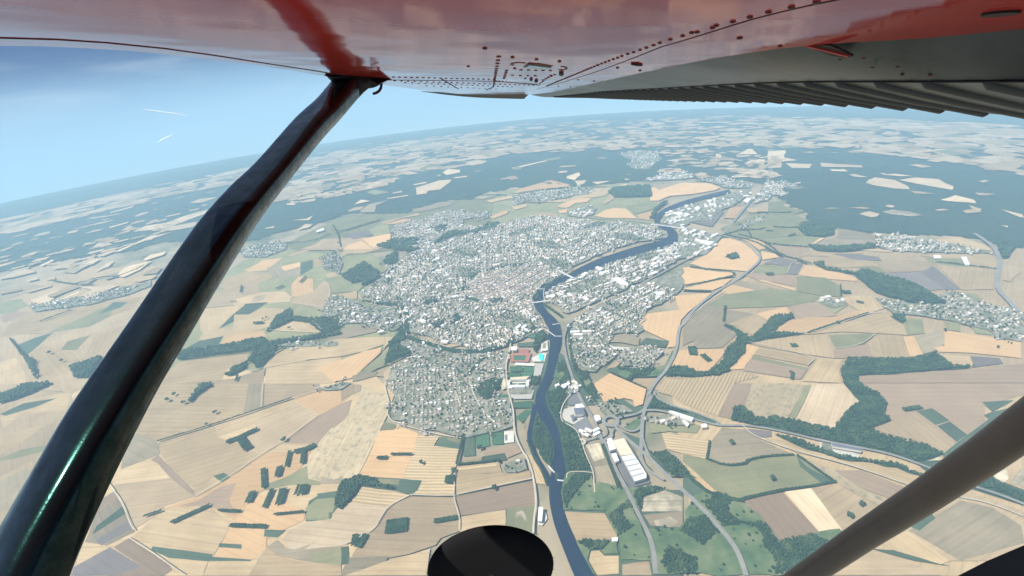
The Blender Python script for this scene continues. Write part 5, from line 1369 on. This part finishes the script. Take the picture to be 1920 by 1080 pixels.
# contrails of far-off airliners
MAT_TRAIL = simple('ice_vapour', (0.95, 0.96, 0.98), 0.9)
def contrail(a, b, d, w, lab):
    A, B = CPOS + ray(*a) / np.linalg.norm(ray(*a)) * d, CPOS + ray(*b) / np.linalg.norm(ray(*b)) * d
    ax = (B - A) / np.linalg.norm(B - A); u = np.cross(ax, [0, 0, 1]); u /= np.linalg.norm(u); v = np.cross(ax, u)
    V = []; F = []; n = 24; m = 8
    for i in range(n + 1):
        t = i / n; r = w * (math.sin(math.pi * min(1, t * 1.0 + .02)) ** .5 if t < .97 else .15) * random.uniform(.85, 1.15)
        for k in range(m):
            q = k / m * 2 * math.pi; V.append(A + (B - A) * t + u * r * math.cos(q) + v * r * math.sin(q))
    for i in range(n):
        for k in range(m): F.append((i * m + k, i * m + (k + 1) % m, (i + 1) * m + (k + 1) % m, (i + 1) * m + k))
    F += [tuple(range(m)), tuple(range(n * m, n * m + m))]
    tag(mesh_obj('contrail', V, F, MAT_TRAIL), lab, 'contrail')
contrail((268, 205), (352, 217), 5200, 5.5, 'longer flat contrail high in the blue sky left of the strut')
contrail((295, 267), (325, 252), 5200, 5.0, 'shorter rising contrail below the long one')

# haze
def make_haze():
    h = 19400.0; z0, z1 = -4900.0, CAM_H + 34
    # flat floor and sides; the top follows the curve of the ground just above the aircraft
    n = 40; gx = np.linspace(-h, h, n + 1); V = []; F = []
    for j in range(n + 1):
        for i in range(n + 1): V.append((gx[i], gx[j], float(zs(gx[i], gx[j])) + z1))
    for j in range(n):
        for i in range(n): k = j * (n + 1) + i; F.append((k, k + 1, k + n + 2, k + n + 1))
    rim = [i for i in range(n)] + [j * (n + 1) + n for j in range(n)] + [n * (n + 1) + i for i in range(n, 0, -1)] + [j * (n + 1) for j in range(n, 0, -1)]
    k0 = len(V)
    for i in rim: V.append((V[i][0], V[i][1], z0))
    m_ = len(rim)
    for i in range(m_): F.append((rim[i], k0 + i, k0 + (i + 1) % m_, rim[(i + 1) % m_]))
    F.append(tuple(range(k0 + m_ - 1, k0 - 1, -1)))
    m = bpy.data.materials.new('haze_air'); m.use_nodes = True; nt = m.node_tree; nt.nodes.clear()
    o = nt.nodes.new('ShaderNodeOutputMaterial'); p = nt.nodes.new('ShaderNodeVolumePrincipled')
    p.inputs['Color'].default_value = HAZE_COL; p.inputs['Density'].default_value = HAZE_DEN; p.inputs['Anisotropy'].default_value = 0.0
    nt.links.new(p.outputs[0], o.inputs['Volume'])
    b = mesh_obj('haze', V, F, m)
    tag(b, kind='stuff')
HAZE_COL = (0.50, 0.79, 1.0, 1); HAZE_DEN = 0.94e-4
make_haze()
# ------------------------------------------------------------------ the aircraft the picture is taken from
WH = 0.10                                   # height of the wing skin above the lens, metres
_V = ray(895, 196); WS = _V / np.linalg.norm(_V)               # along the span, outwards
WC = CX - (CX @ WS) * WS; WC /= np.linalg.norm(WC)              # along the chord, aft
WN = np.cross(WC, WS)
if WN[2] < 0: WN = -WN
def wloc(px, py, lift=0.0):
    """point of the wing skin seen at px,py in wing axes (chord, span, up)"""
    r = ray(px, py); t = (WH - lift) / (r @ WN); P = r * t
    return np.array([P @ WC, P @ WS, WH - lift])
def w2(p): return p[0] * WC + p[1] * WS + p[2] * WN
def at(px, py, d): return ray(px, py) * d

def paint(name, col, rough, coat, bump, wear=None):
    m, n, l, b = new_mat(name)
    tc = n.new('ShaderNodeTexCoord')
    a = noise(n, l, tc.outputs['Object'], 3.0, 5, 0.6)
    mx = n.new('ShaderNodeMix'); mx.data_type = 'RGBA'; mx.inputs[6].default_value = (*col, 1); mx.inputs[7].default_value = (*(wear or [c * 1.25 for c in col]), 1)
    mr = n.new('ShaderNodeMapRange'); mr.inputs[1].default_value = .4; mr.inputs[2].default_value = .7; l.new(a, mr.inputs[0]); l.new(mr.outputs[0], mx.inputs[0])
    l.new(mx.outputs[2], b.inputs['Base Color'])
    b.inputs['Roughness'].default_value = rough; b.inputs['Coat Weight'].default_value = coat; b.inputs['Coat Roughness'].default_value = 0.04
    if bump:
        z = noise(n, l, tc.outputs['Object'], 2.2, 2, 0.5)
        bp = n.new('ShaderNodeBump'); bp.inputs['Strength'].default_value = 1.0; bp.inputs['Distance'].default_value = bump; l.new(z, bp.inputs['Height'])
        z2 = noise(n, l, tc.outputs['Object'], 60, 2, 0.5)
        b2 = n.new('ShaderNodeBump'); b2.inputs['Strength'].default_value = 1.0; b2.inputs['Distance'].default_value = bump * .012; l.new(z2, b2.inputs['Height']); l.new(bp.outputs[0], b2.inputs['Normal'])
        l.new(b2.outputs[0], b.inputs['Normal']); l.new(b2.outputs[0], b.inputs['Coat Normal'])
    return m
M_RED = paint('red_wing_paint', (0.33, 0.03, 0.026), 0.06, 0.0, 0.005, (0.40, 0.05, 0.042)); M_RED.node_tree.nodes['Principled BSDF'].inputs['IOR'].default_value = 1.09
M_REDDK = simple('red_fitting', (0.07, 0.01, 0.012), 0.5)
M_SEAM = simple('seam_sealant', (0.02, 0.008, 0.008), 0.7)
M_FLAP = paint('grey_flap_skin', (0.085, 0.092, 0.09), 0.3, 0.0, 0.006, (0.028, 0.032, 0.03)); M_FLAP.node_tree.nodes['Principled BSDF'].inputs['IOR'].default_value = 1.16
M_RIB = simple('grey_flap_rib', (0.045, 0.048, 0.052), 0.55)
M_TIP = simple('olive_wing_tip', (0.045, 0.045, 0.036), 0.5)
M_BLACK = simple('black_rubber', (0.008, 0.008, 0.009), 0.9, 0, .1)
M_BLACKM = simple('black_trim', (0.010, 0.010, 0.012), 0.6)
M_GLASS = simple('panel_window', (0.16, 0.19, 0.16), 0.2)
M_TUBE = paint('brown_grey_tube', (0.12, 0.098, 0.085), 0.38, 0.0, 0.0, (0.06, 0.05, 0.045))
def strut_mat():
    m, n, l, b = new_mat('dark_strut_paint')
    tc = n.new('ShaderNodeTexCoord')
    a = noise(n, l, tc.outputs['Object'], 9, 6, 0.7)
    b.inputs['Base Color'].default_value = (0.004, 0.006, 0.008, 1)
    mr = n.new('ShaderNodeMapRange'); mr.inputs[1].default_value = .35; mr.inputs[2].default_value = .75; mr.inputs[3].default_value = .18; mr.inputs[4].default_value = .34
    l.new(a, mr.inputs[0]); l.new(mr.outputs[0], b.inputs['Roughness'])
    b.inputs['Specular IOR Level'].default_value = 0.13; b.inputs['Specular Tint'].default_value = (0.15, 1.0, 0.8, 1); b.inputs['Coat Weight'].default_value = 0.9; b.inputs['Coat Roughness'].default_value = 0.075; b.inputs['Coat IOR'].default_value = 1.3; b.inputs['Coat Tint'].default_value = (1.0, 1.0, 1.0, 1)
    sc2 = noise(n, l, tc.outputs['Object'], 22, 6, 0.75)
    m2 = n.new('ShaderNodeMapRange'); m2.inputs[1].default_value = .38; m2.inputs[2].default_value = .6; m2.inputs[3].default_value = .25; m2.inputs[4].default_value = .95; l.new(sc2, m2.inputs[0]); l.new(m2.outputs[0], b.inputs['Coat Weight'])
    z = noise(n, l, tc.outputs['Object'], 260, 2, 0.6)
    bp = n.new('ShaderNodeBump'); bp.inputs['Strength'].default_value = 0.35; bp.inputs['Distance'].default_value = 0.0006; l.new(z, bp.inputs['Height']); l.new(bp.outputs[0], b.inputs['Normal'])
    return m
M_STRUT = strut_mat()

AIR = bpy.data.objects.new('aircraft', None); COL.objects.link(AIR); AIR.location = CPOS
tag(AIR, 'high-wing light aircraft with red wing underside, dark strut and grey ribbed flap', 'aircraft')
def part(name, V, F, mat, parent=AIR, shade=False, mi=None):
    return mesh_obj(name, V, F, mat, parent, shade=shade, mi=mi)

# wing panel
HINGE = [(1034, 173), (1060, 168), (1086, 162), (1140, 150), (1200, 137), (1240, 129), (1280, 120), (1340, 109), (1400, 100), (1455, 92), (1510, 86.5), (1600, 79), (1713, 73), (1820, 70), (1920, 69)]
LEAD = [(0, 86), (80, 87), (160, 90.5), (240, 95), (320, 103), (400, 112), (480, 122), (550, 133), (620, 145), (680, 153.5), (740, 162), (800, 170), (860, 176)]
tipe = [(880, 176.5), (930, 177.5), (985, 177.5), (1010, 176)]
loc = [wloc(*p) for p in LEAD + tipe + HINGE]
nl = len(LEAD)
out = [np.array([loc[0][0], -.5, WH])] + loc[:] + [np.array([loc[-1][0], -.5, WH])]
P2 = np.array([(p[0], p[1]) for p in out])
def slab(name, P2, z0, thick, mat, parent, inset=0.0):
    v, e, f, *_ = delaunay_2d_cdt([Vector(p) for p in P2], [], [list(range(len(P2)))], 1, 1e-6)
    n = len(P2); V = []; F = []
    for p in v: V.append(w2((p.x, p.y, z0)))
    k = len(V)
    for p in v: V.append(w2((p.x + (inset if p.x < 0 else -inset), p.y, z0 + thick)))
    for q in f: q = list(q); F.append(tuple(q[::-1])); F.append(tuple(i + k for i in q))
    # the rim follows the outline in order
    idx = [min(range(k), key=lambda i, a=a: (v[i].x - a[0]) ** 2 + (v[i].y - a[1]) ** 2) for a in P2]
    for i in range(n):
        a, b = idx[i], idx[(i + 1) % n]; F.append((a, b, b + k, a + k))
    return part(name, V, F, mat, parent)
WING = slab('wing_panel', P2, WH, 0.11, M_RED, AIR, 0.03)
WING['label'] = 'glossy red wing underside with rivets and seams'

def strip(name, pts, w, lift, mat, parent, h=0.0012):
    """thin raised strip on the wing skin along pixel points, w metres wide"""
    L = np.array([wloc(*p) for p in pts]); t = np.gradient(L, axis=0); t /= np.linalg.norm(t, axis=1)[:, None]
    nv = np.column_stack([-t[:, 1], t[:, 0], np.zeros(len(t))]); V = []; F = []
    for p, q in zip(L, nv):
        for s_, z in ((-.5, 0.0005), (-.5, -h), (.5, -h), (.5, 0.0005)):
            V.append(w2(p + q * w * s_ + np.array([0, 0, z - lift])))
    for i in range(len(L) - 1):
        for k in range(3): F.append((4 * i + k, 4 * i + k + 1, 4 * i + k + 5, 4 * i + k + 4))
    return part(name, V, F, mat, parent)
strip('seam', [(-40, 70.5), (0, 71), (107, 74), (200, 80), (310, 91), (400, 103.5), (500, 119), (560, 128), (620, 137.5), (660, 143)], .0035, 0, M_SEAM, WING)
strip('seam', [(720, 150), (780, 150.5), (850, 151.3), (926, 152.5), (965, 155), (1007, 158)], .007, 0, M_SEAM, WING)
strip('seam', [(828, 148), (843, 157), (860, 167)], .006, 0, M_SEAM, WING)
strip('seam', [(927, 152), (925, 163), (911, 169)], .008, 0, M_SEAM, WING)
strip('lap_seam', [(1007, 167), (1060, 153), (1120, 134), (1180, 112), (1240, 88), (1280, 76.5), (1340, 58), (1407, 37), (1470, 21), (1533, 7), (1640, -14)], .003, 0, M_SEAM, WING, .0006)

def dome(r, h):
    me = bpy.data.meshes.new('rivet'); V = []; F = []; n = 12
    for rr, z in ((1, .3), (.85, -.55), (.5, -1)):
        for k in range(n):
            a = k / n * 2 * math.pi; V.append(WC * r * rr * math.cos(a) + WS * r * rr * math.sin(a) + WN * h * z)
    for j in range(2):
        for k in range(n): F.append((j * n + k, j * n + (k + 1) % n, (j + 1) * n + (k + 1) % n, (j + 1) * n + k))
    F.append(tuple(range(2 * n, 3 * n)))
    me.from_pydata([tuple(v) for v in V], [], F); me.materials.append(M_REDDK)
    me.polygons.foreach_set('use_smooth', [True] * len(me.polygons)); me.update(); return me
RIV = dome(.0043, .0022)
def rivet(p, sc_=1.0, parent=WING):
    o = bpy.data.objects.new('rivet', RIV); COL.objects.link(o); o.parent = parent; o.location = w2(p); o.scale = (sc_,) * 3
for p in [(1531, 3), (1484, 13), (1441, 22), (1406, 31.5), (1374, 40), (1343, 47.5), (1336, 51.5), (1307, 60), (1297, 61), (1280, 67), (1257, 73.5), (1237, 80), (1225.5, 84.5), (1212, 89.2), (1200, 93.3), (1188, 97.5), (1177, 101), (1166, 105), (1158, 108.3), (1150, 111), (1142, 114), (1135, 116.6), (1128, 119.2), (1122, 121.6)]:
    rivet(wloc(*p))
a, b = wloc(1120, 122.3), wloc(1024, 161.5)
for i in range(34):
    t = 1 - (1 - i / 34); rivet(a + (b - a) * t, 1.1)
for p in [(1387, 70.5), (1463, 86), (1195, 119.5), (1158, 127), (1200, 132), (1084, 149.5), (1114, 152), (1047, 161.5), (1070, 163.5), (909, 90), (1006, 111), (1049, 115), (961, 107), (878, 124), (965, 128), (985, 147), (1003, 142)]:
    rivet(wloc(*p), 1.25)

def dots(name, lines, r, parent):
    V = []; F = []
    for (a, b, n) in lines:
        A, B = wloc(*a), wloc(*b)
        for i in range(n):
            t = i / max(1, n - 1); p = A + (B - A) * t; k = len(V)
            for q in range(8):
                an = q / 8 * 2 * math.pi; V.append(w2(p + np.array([r * math.cos(an), r * math.sin(an) * 1.3, .0005])))
            for q in range(8):
                an = q / 8 * 2 * math.pi; V.append(w2(p + np.array([r * .7 * math.cos(an), r * .9 * math.sin(an), -.002])))
            for q in range(8): F.append((k + q, k + (q + 1) % 8, k + 8 + (q + 1) % 8, k + 8 + q))
            F.append(tuple(range(k + 8, k + 16)))
    o = part(name, V, F, M_REDDK, parent); o['kind'] = 'stuff'; return o
dots('rivet_rows', [((935, 106), (927, 151), 13), ((950, 132), (945, 147), 6), ((726, 144), (926, 149), 20), ((740, 151.5), (1000, 160), 26), ((760, 155), (960, 163), 20), ((800, 161), (930, 167), 12),
                    ((1033, 141), (1012, 157), 7), ((930, 152), (1010, 159.5), 16), ((961, 141), (1004, 142), 4), ((977, 131), (1032, 132), 5), ((1018, 150), (1040, 140), 5)], .0065, WING)
def plate(name, pts, mat, parent, h=.004, top=.0005):
    L = [wloc(*p) for p in pts]; n = len(L)
    V = [w2(p + np.array([0, 0, top])) for p in L] + [w2(p - np.array([0, 0, h])) for p in L]
    F = [(i, (i + 1) % n, n + (i + 1) % n, n + i) for i in range(n)] + [tuple(range(n, 2 * n))]
    return part(name, V, F, mat, parent)
plate('inspection_window', [(987, 123.5), (992, 119.5), (1034, 124.5), (1030, 128.5), (986, 125)], M_GLASS, WING)
strip('window_rim', [(983, 125.5), (991, 118.5), (1010, 119), (1036, 123.5)], .005, 0, M_REDDK, WING, .0012)
strip('cover_loop', [(962, 122), (959, 121), (961, 118.5), (972, 117), (984, 118)], .007, 0, M_REDDK, WING, .0012)
strip('cover_loop', [(1053, 124.5), (1061, 126), (1062, 129.5), (1055, 131), (1049, 130)], .007, 0, M_REDDK, WING, .0012)
plate('drain_plug', [(1048, 136), (1052, 134.5), (1057, 136), (1056.5, 138.5), (1053, 140), (1049, 138.5)], M_SEAM, WING, .006)
plate('drain_plug', [(993, 148), (996, 146.5), (999, 148), (996, 150)], M_SEAM, WING, .006)
plate('drain_plug', [(1002, 151), (1006, 149.5), (1009, 151), (1005, 153)], M_SEAM, WING, .006)
c0 = wloc(1877, 23)
def disc(name, c, r, mat, parent, h=.003):
    n = 24; V = [w2(c + np.array([r * math.cos(i / n * 6.28318), r * math.sin(i / n * 6.28318), -z])) for z in (-.0005, h) for i in range(n)]
    F = [(i, (i + 1) % n, n + (i + 1) % n, n + i) for i in range(n)] + [tuple(range(n, 2 * n))]
    return part(name, V, F, mat, parent)
disc('drain_hole', c0, .0175, M_SEAM, WING)
plate('wear_plate', [(1183, 118.5), (1197, 118.6), (1205, 121), (1195, 121.5)], M_SEAM, WING, .004)

# flap and aileron
r1 = ray(1596, 151); r2 = ray(1890, 217); Y0 = 1.142
XS = Y0 * (r1 @ WC) / (r1 @ WS); XE = Y0 * (r2 @ WC) / (r2 @ WS)
def curve(pts, X):
    o = []
    for p in pts:
        r = ray(*p); Y = X * (r @ WS) / (r @ WC); o.append((Y, (r @ WN) / (r @ WS) * Y))
    o.sort(); return np.array(o)
CS = curve([(1130, 171), (1200, 167), (1283, 163), (1312, 161), (1342, 159), (1377, 157), (1417, 155), (1467, 153), (1524, 151.2), (1596, 151), (1684, 151.2), (1800, 154), (1960, 160)], XS)
CE = curve([(1062, 179.5), (1110, 182), (1150, 184), (1280, 188), (1420, 190), (1480, 191), (1563, 194), (1613, 197), (1668, 200), (1738, 203), (1810, 210), (1890, 217), (1990, 228)], XE)
CHg = np.array(sorted([(wloc(*p)[1], wloc(*p)[0]) for p in HINGE]))
def smo(T):
    g = np.linspace(-.5, 6.6, 143); z = np.interp(g, T[:, 0], T[:, 1])
    for _ in range(3): z = np.convolve(np.pad(z, 4, 'edge'), np.ones(9) / 9, 'valid')
    return np.stack([g, z], 1)
CS, CE = smo(CS), smo(CE)
CHg = smo(CHg)
def Hp(y): return np.array([np.interp(y, CHg[:, 0], CHg[:, 1]) - .012, y, WH + .006])
def Sp(y): return np.array([XS, y, np.interp(y, CS[:, 0], CS[:, 1])])
def Ep(y): return np.array([XE, y, np.interp(y, CE[:, 0], CE[:, 1])])
ys = np.concatenate([np.arange(-.45, 2.0, .06), np.arange(2.0, 6.41, .15)])
V = []; F = []
def sheet(fa, fb, n, flip=False):
    k0 = len(V)
    for y in ys:
        p, q = fa(y), fb(y)
        for j in range(n + 1): V.append(w2(p + (q - p) * j / n - np.array([0, 0, .004 * math.sin(math.pi * j / n)])))
    for i in range(len(ys) - 1):
        for j in range(n):
            a_, b_ = k0 + i * (n + 1) + j, k0 + (i + 1) * (n + 1) + j
            F.append((a_, a_ + 1, b_ + 1, b_) if not flip else (a_, b_, b_ + 1, a_ + 1))
UP = np.array([0, 0, 1.0])
sheet(Hp, Sp, 4); sheet(Sp, Ep, 4)
sheet(Ep, lambda y: Ep(y) + UP * .006, 1); sheet(lambda y: Ep(y) + UP * .006, lambda y: Sp(y) + UP * .055, 2)
sheet(lambda y: Sp(y) + UP * .055, lambda y: Hp(y) + UP * .09, 2); sheet(lambda y: Hp(y) + UP * .09, Hp, 1)
for y in (ys[0], ys[-1]):
    k0 = len(V)
    for q in (Hp(y), Sp(y), Ep(y), Ep(y) + UP * .006, Sp(y) + UP * .055, Hp(y) + UP * .09): V.append(w2(q))
    F.append(tuple(range(k0, k0 + 6)))
FLAP = part('flap', V, F, M_FLAP, shade=True); FLAP['label'] = 'dirty grey ribbed flap and aileron along the trailing edge'
def tube(name, pts, rad, mat, parent, m=10, shade=True, caps=True):
    P = np.array(pts, float); rad = np.broadcast_to(np.array(rad, float), (len(P),)); t = np.gradient(P, axis=0); V = []; F = []
    up = WN
    for p, tt, r in zip(P, t, rad):
        tt = tt / np.linalg.norm(tt); u = np.cross(tt, up)
        if np.linalg.norm(u) < .1: u = np.cross(tt, WC)
        u /= np.linalg.norm(u); v = np.cross(tt, u)
        for k in range(m):
            a = k / m * 2 * math.pi; V.append(p + (u * math.cos(a) + v * math.sin(a)) * r)
    for i in range(len(P) - 1):
        for k in range(m): F.append((i * m + k, i * m + (k + 1) % m, (i + 1) * m + (k + 1) % m, (i + 1) * m + k))
    if caps: F += [tuple(range(m))[::-1], tuple(range((len(P) - 1) * m, len(P) * m))]
    return part(name, V, F, mat, parent, shade)
y = 0.829 - .122 * 4
k = 0
while y < 5.9:
    s, e = Sp(y), Ep(y); r = .0095
    pts = [w2(s + np.array([0, 0, .004])), w2(s * .97 + e * .03 + np.array([0, 0, -.002])), w2(s * .5 + e * .5 + np.array([0, 0, -.003])), w2(e * .985 + s * .015 + np.array([0, 0, -.001])), w2(e + np.array([0.002, 0, 0.001]))]
    tube('rib', pts, [r * .5, r * .95, r, r * .9, r * .5], M_RIB, FLAP, 8)
    y += .122 if y < 4 else .16; k += 1
ysl = np.arange(-.3, 6.2, .25)
tube('flap_seam', [w2(Sp(q) + np.array([-.002, 0, -.0005])) for q in ysl], .0022, M_BLACKM, FLAP, 6)
def onflap(px, py, lift=.002):
    A = Hp(1.1); B = Sp(1.1); n = np.cross(w2(B) - w2(A), WS); n /= np.linalg.norm(n)
    if n @ WN < 0: n = -n
    r = ray(px, py); return r * (((w2(A) @ n) - lift) / (r @ n)), n
for p in [(1620, 108.5), (1636, 126), (1683, 124.5), (1691, 140), (1744, 140.5), (1575, 111)]:
    P, n = onflap(*p, .004); o = bpy.data.objects.new('rivet', RIV); COL.objects.link(o); o.parent = FLAP; o.location = P; o.scale = (.9,) * 3
def fplate(name, pts, mat, lift, parent):
    L = [onflap(*p, lift)[0] for p in pts]; n_ = onflap(*pts[0])[1]; n = len(L)
    V = [p + n_ * .004 for p in L] + L
    F = [(i, (i + 1) % n, n + (i + 1) % n, n + i) for i in range(n)] + [tuple(range(n, 2 * n))]
    return part(name, V, F, mat, parent)
BR = fplate('flap_bracket', [(1508, 86), (1553, 85), (1572, 92), (1599, 106), (1588, 109), (1560, 105)], M_SEAM, .004, FLAP)
fplate('bracket_arm', [(1508, 87.5), (1513, 87), (1591, 106), (1588, 108)], M_RED, .007, FLAP)

# wing tip cap
def tipp(p, Y):
    r = ray(*p); return r * (Y / (r @ WS))
tp = [(788, 171), (830, 176.5), (868, 180.5), (905, 183), (945, 184.3), (983, 185.2), (991, 177.2), (930, 176), (860, 174)]
n = len(tp); V = [tipp(p, 6.45) for p in tp] + [tipp(p, 6.45) + WS * .3 for p in tp]
part('wing_tip', V, [tuple(range(n)), tuple(range(n, 2 * n))[::-1]] + [(i, n + i, n + (i + 1) % n, (i + 1) % n) for i in range(n)], M_TIP)

# strut, fairing, hook
STA = [((622, 157), (685, 168)), ((592, 188), (640, 222)), ((550, 227), (604, 262)), ((480, 305), (535, 349)), ((425, 357), (488, 412)), ((370, 420), (446, 478)), ((320, 490), (402, 550)),
       ((260, 580), (352, 636)), ((200, 668), (300, 724)), ((130, 772), (246, 828)), ((70, 878), (200, 922)), ((2, 1000), (150, 1032)), ((-60, 1115), (105, 1150)), ((-130, 1240), (55, 1275))]
cen = np.array([((l[0] + r[0]) / 2, (l[1] + r[1]) / 2) for l, r in STA]); arc = np.concatenate([[0], np.cumsum(np.linalg.norm(np.diff(cen, axis=0), axis=1))])
inv = 1 / 2.0 + (1 / .72 - 1 / 2.0) * arc / arc[-2]
inv = inv * (1 + .1 * np.sin(np.pi * np.clip(arc / arc[-2], 0, 1.3)))
_sp = np.array([(-1, 0), (-.985, .2), (-.92, .36), (-.75, .58), (-.5, .82), (-.28, .99), (-.12, 1.07), (.05, 1.09), (.3, 1.0), (.6, .74), (.85, .4), (.97, .15), (1, 0), (.9, -.16), (.5, -.3), (0, -.34), (-.5, -.3), (-.9, -.16)])
SECT = smooth(_sp, True, 3)[::2]
SECT[:, 0] -= -.4 * (1 - np.clip(SECT[:, 0], -1, 1) ** 2) * (SECT[:, 1] > 0)
SECT[:, 0] /= np.abs(SECT[:, 0]).max()
def loft(name, rings, mat, parent, ratio, m=28):
    """rings: (left point, right point); the section is a fat aerofoil between them"""
    prof = SECT; m = len(prof)
    V = []; F = []; C = np.array([(l + r) / 2 for l, r in rings]); t = np.gradient(C, axis=0)
    for ri, ((l, r), tt) in enumerate(zip(rings, t)):
        c = (l + r) / 2; M = (r - l) / 2; a = np.linalg.norm(M); mn = np.cross(M / a, tt / np.linalg.norm(tt)); mn /= np.linalg.norm(mn)
        if mn @ c > 0: mn = -mn
        for pu, pv in prof: V.append(c + M * pu + mn * a * (ratio if not isinstance(ratio, list) else ratio[ri]) * pv)
    for i in range(len(rings) - 1):
        for k in range(m): F.append((i * m + k, (i + 1) * m + k, (i + 1) * m + (k + 1) % m, i * m + (k + 1) % m))
    F += [tuple(range(m))[::-1], tuple(range((len(rings) - 1) * m, len(rings) * m))]
    return part(name, V, F, mat, parent, True)
rings = [(at(*l, 1 / iv), at(*r, 1 / iv)) for (l, r), iv in zip(STA, inv)]
# finer rings for a smooth curve
fine = []
tq = np.arange(len(rings))
for u in np.linspace(0, len(rings) - 1, 60):
    i = min(int(u), len(rings) - 2); f_ = u - i
    def cr(a, b, c, d, t): return .5 * ((2 * b) + (-a + c) * t + (2 * a - 5 * b + 4 * c - d) * t * t + (-a + 3 * b - 3 * c + d) * t ** 3)
    q = [rings[max(0, i - 1)], rings[i], rings[i + 1], rings[min(len(rings) - 1, i + 2)]]
    fine.append((cr(q[0][0], q[1][0], q[2][0], q[3][0], f_), cr(q[0][1], q[1][1], q[2][1], q[3][1], f_)))
STRUT = loft('wing_strut', fine, M_STRUT, AIR, 1.0)
STRUT['label'] = 'dark glossy wing strut with a bright sun glint'
def onw(p, lift): return w2(wloc(*p, lift))
fr = [(onw((607, 141.3), .0), onw((735, 149.5), .0)), (onw((611, 142.8), .006), onw((729, 150.3), .006)), (at(617, 147, 2.0), at(714, 153, 2.0)), (at(621, 153, 1.99), at(698, 160, 1.99)), (at(621, 160, 1.97), at(684, 171, 1.97)), (at(607, 174, 1.94), at(666, 190, 1.94))]
loft('strut_fairing', fr, M_BLACKM, STRUT, [.04, .08, .3, .6, .85, 1.02])
hk = [onw((714, 149.5), 0), at(715, 157, 2.12), at(714.5, 164, 2.1), at(711.5, 170, 2.09), at(706, 174, 2.08), at(700, 175.8, 2.07)]
tube('tie_down_hook', hk, .0055, M_REDDK, WING, 10)

# main wheel below
wc = at(921, 1068, 1.35); ax = WS - (WS @ np.array([0, 0, 1.0])) * np.array([0, 0, 1.0]); ax /= np.linalg.norm(ax)
u = np.cross(ax, [0, 0, 1.0]); u /= np.linalg.norm(u); v = np.cross(u, ax)
R0 = 118 / 960 * 1.35
def lathe(name, prof, mat, parent, m=72):
    V = []; F = []; n = len(prof)
    for k in range(m):
        a = k / m * 2 * math.pi; d = u * math.cos(a) + v * math.sin(a)
        for r, w in prof: V.append(wc + d * r + ax * w)
    for k in range(m):
        for i in range(n - 1): F.append((k * n + i, k * n + i + 1, ((k + 1) % m) * n + i + 1, ((k + 1) % m) * n + i))
    return part(name, V, F, mat, parent, True)
prof = [(R0 * .04, -0.0177), (R0 * .3, -0.0179), (R0 * .72, -0.0180), (R0 * .86, -0.0162), (R0 * .95, -0.0108), (R0 * .99, -0.0048), (R0, 0), (R0 * .99, 0.0048), (R0 * .95, 0.0108), (R0 * .86, 0.0162), (R0 * .72, 0.0180), (R0 * .3, 0.0179), (R0 * .04, 0.0177)]
WHEEL = lathe('wheel', prof, M_BLACK, AIR); WHEEL['label'] = 'black main tyre seen from above'
lathe('axle_cap', [(0.001, -.0182), (R0 * .03, -.0182), (R0 * .045, -.016), (R0 * .045, .016), (R0 * .03, .0182), (0.001, .0182)], M_BLACKM, WHEEL)
for k in range(22):
    a = k / 22 * 2 * math.pi + .1; d = u * math.cos(a) + v * math.sin(a); w = random.choice([-.008, .008, 0])
    tube('rubber_nub', [wc + d * R0 * .985 + ax * w, wc + d * (R0 + .004) + ax * w], [.0008, .0005], M_BLACK, WHEEL, 5, False)

# tube and sill at the lower right
tb = [at(1380, 1172, 1.0), at(1503, 1084, .86), at(1620, 1004, .735), at(1740, 926, .63), at(1850, 850, .55), at(1960, 770, .485), at(2080, 680, .43)]
tube('support_tube', tb, [.0188] * 7, M_TUBE, AIR, 28)
sp = [(1768, 1094), (1850, 1052), (1930, 1018), (2120, 935), (2120, 1320), (1768, 1320)]
n = len(sp); V = [at(*p, .40) for p in sp] + [at(*p, .46) for p in sp]
part('door_sill', V, [tuple(range(n)), tuple(range(n, 2 * n))[::-1]] + [(i, n + i, n + (i + 1) % n, (i + 1) % n) for i in range(n)], M_BLACKM)
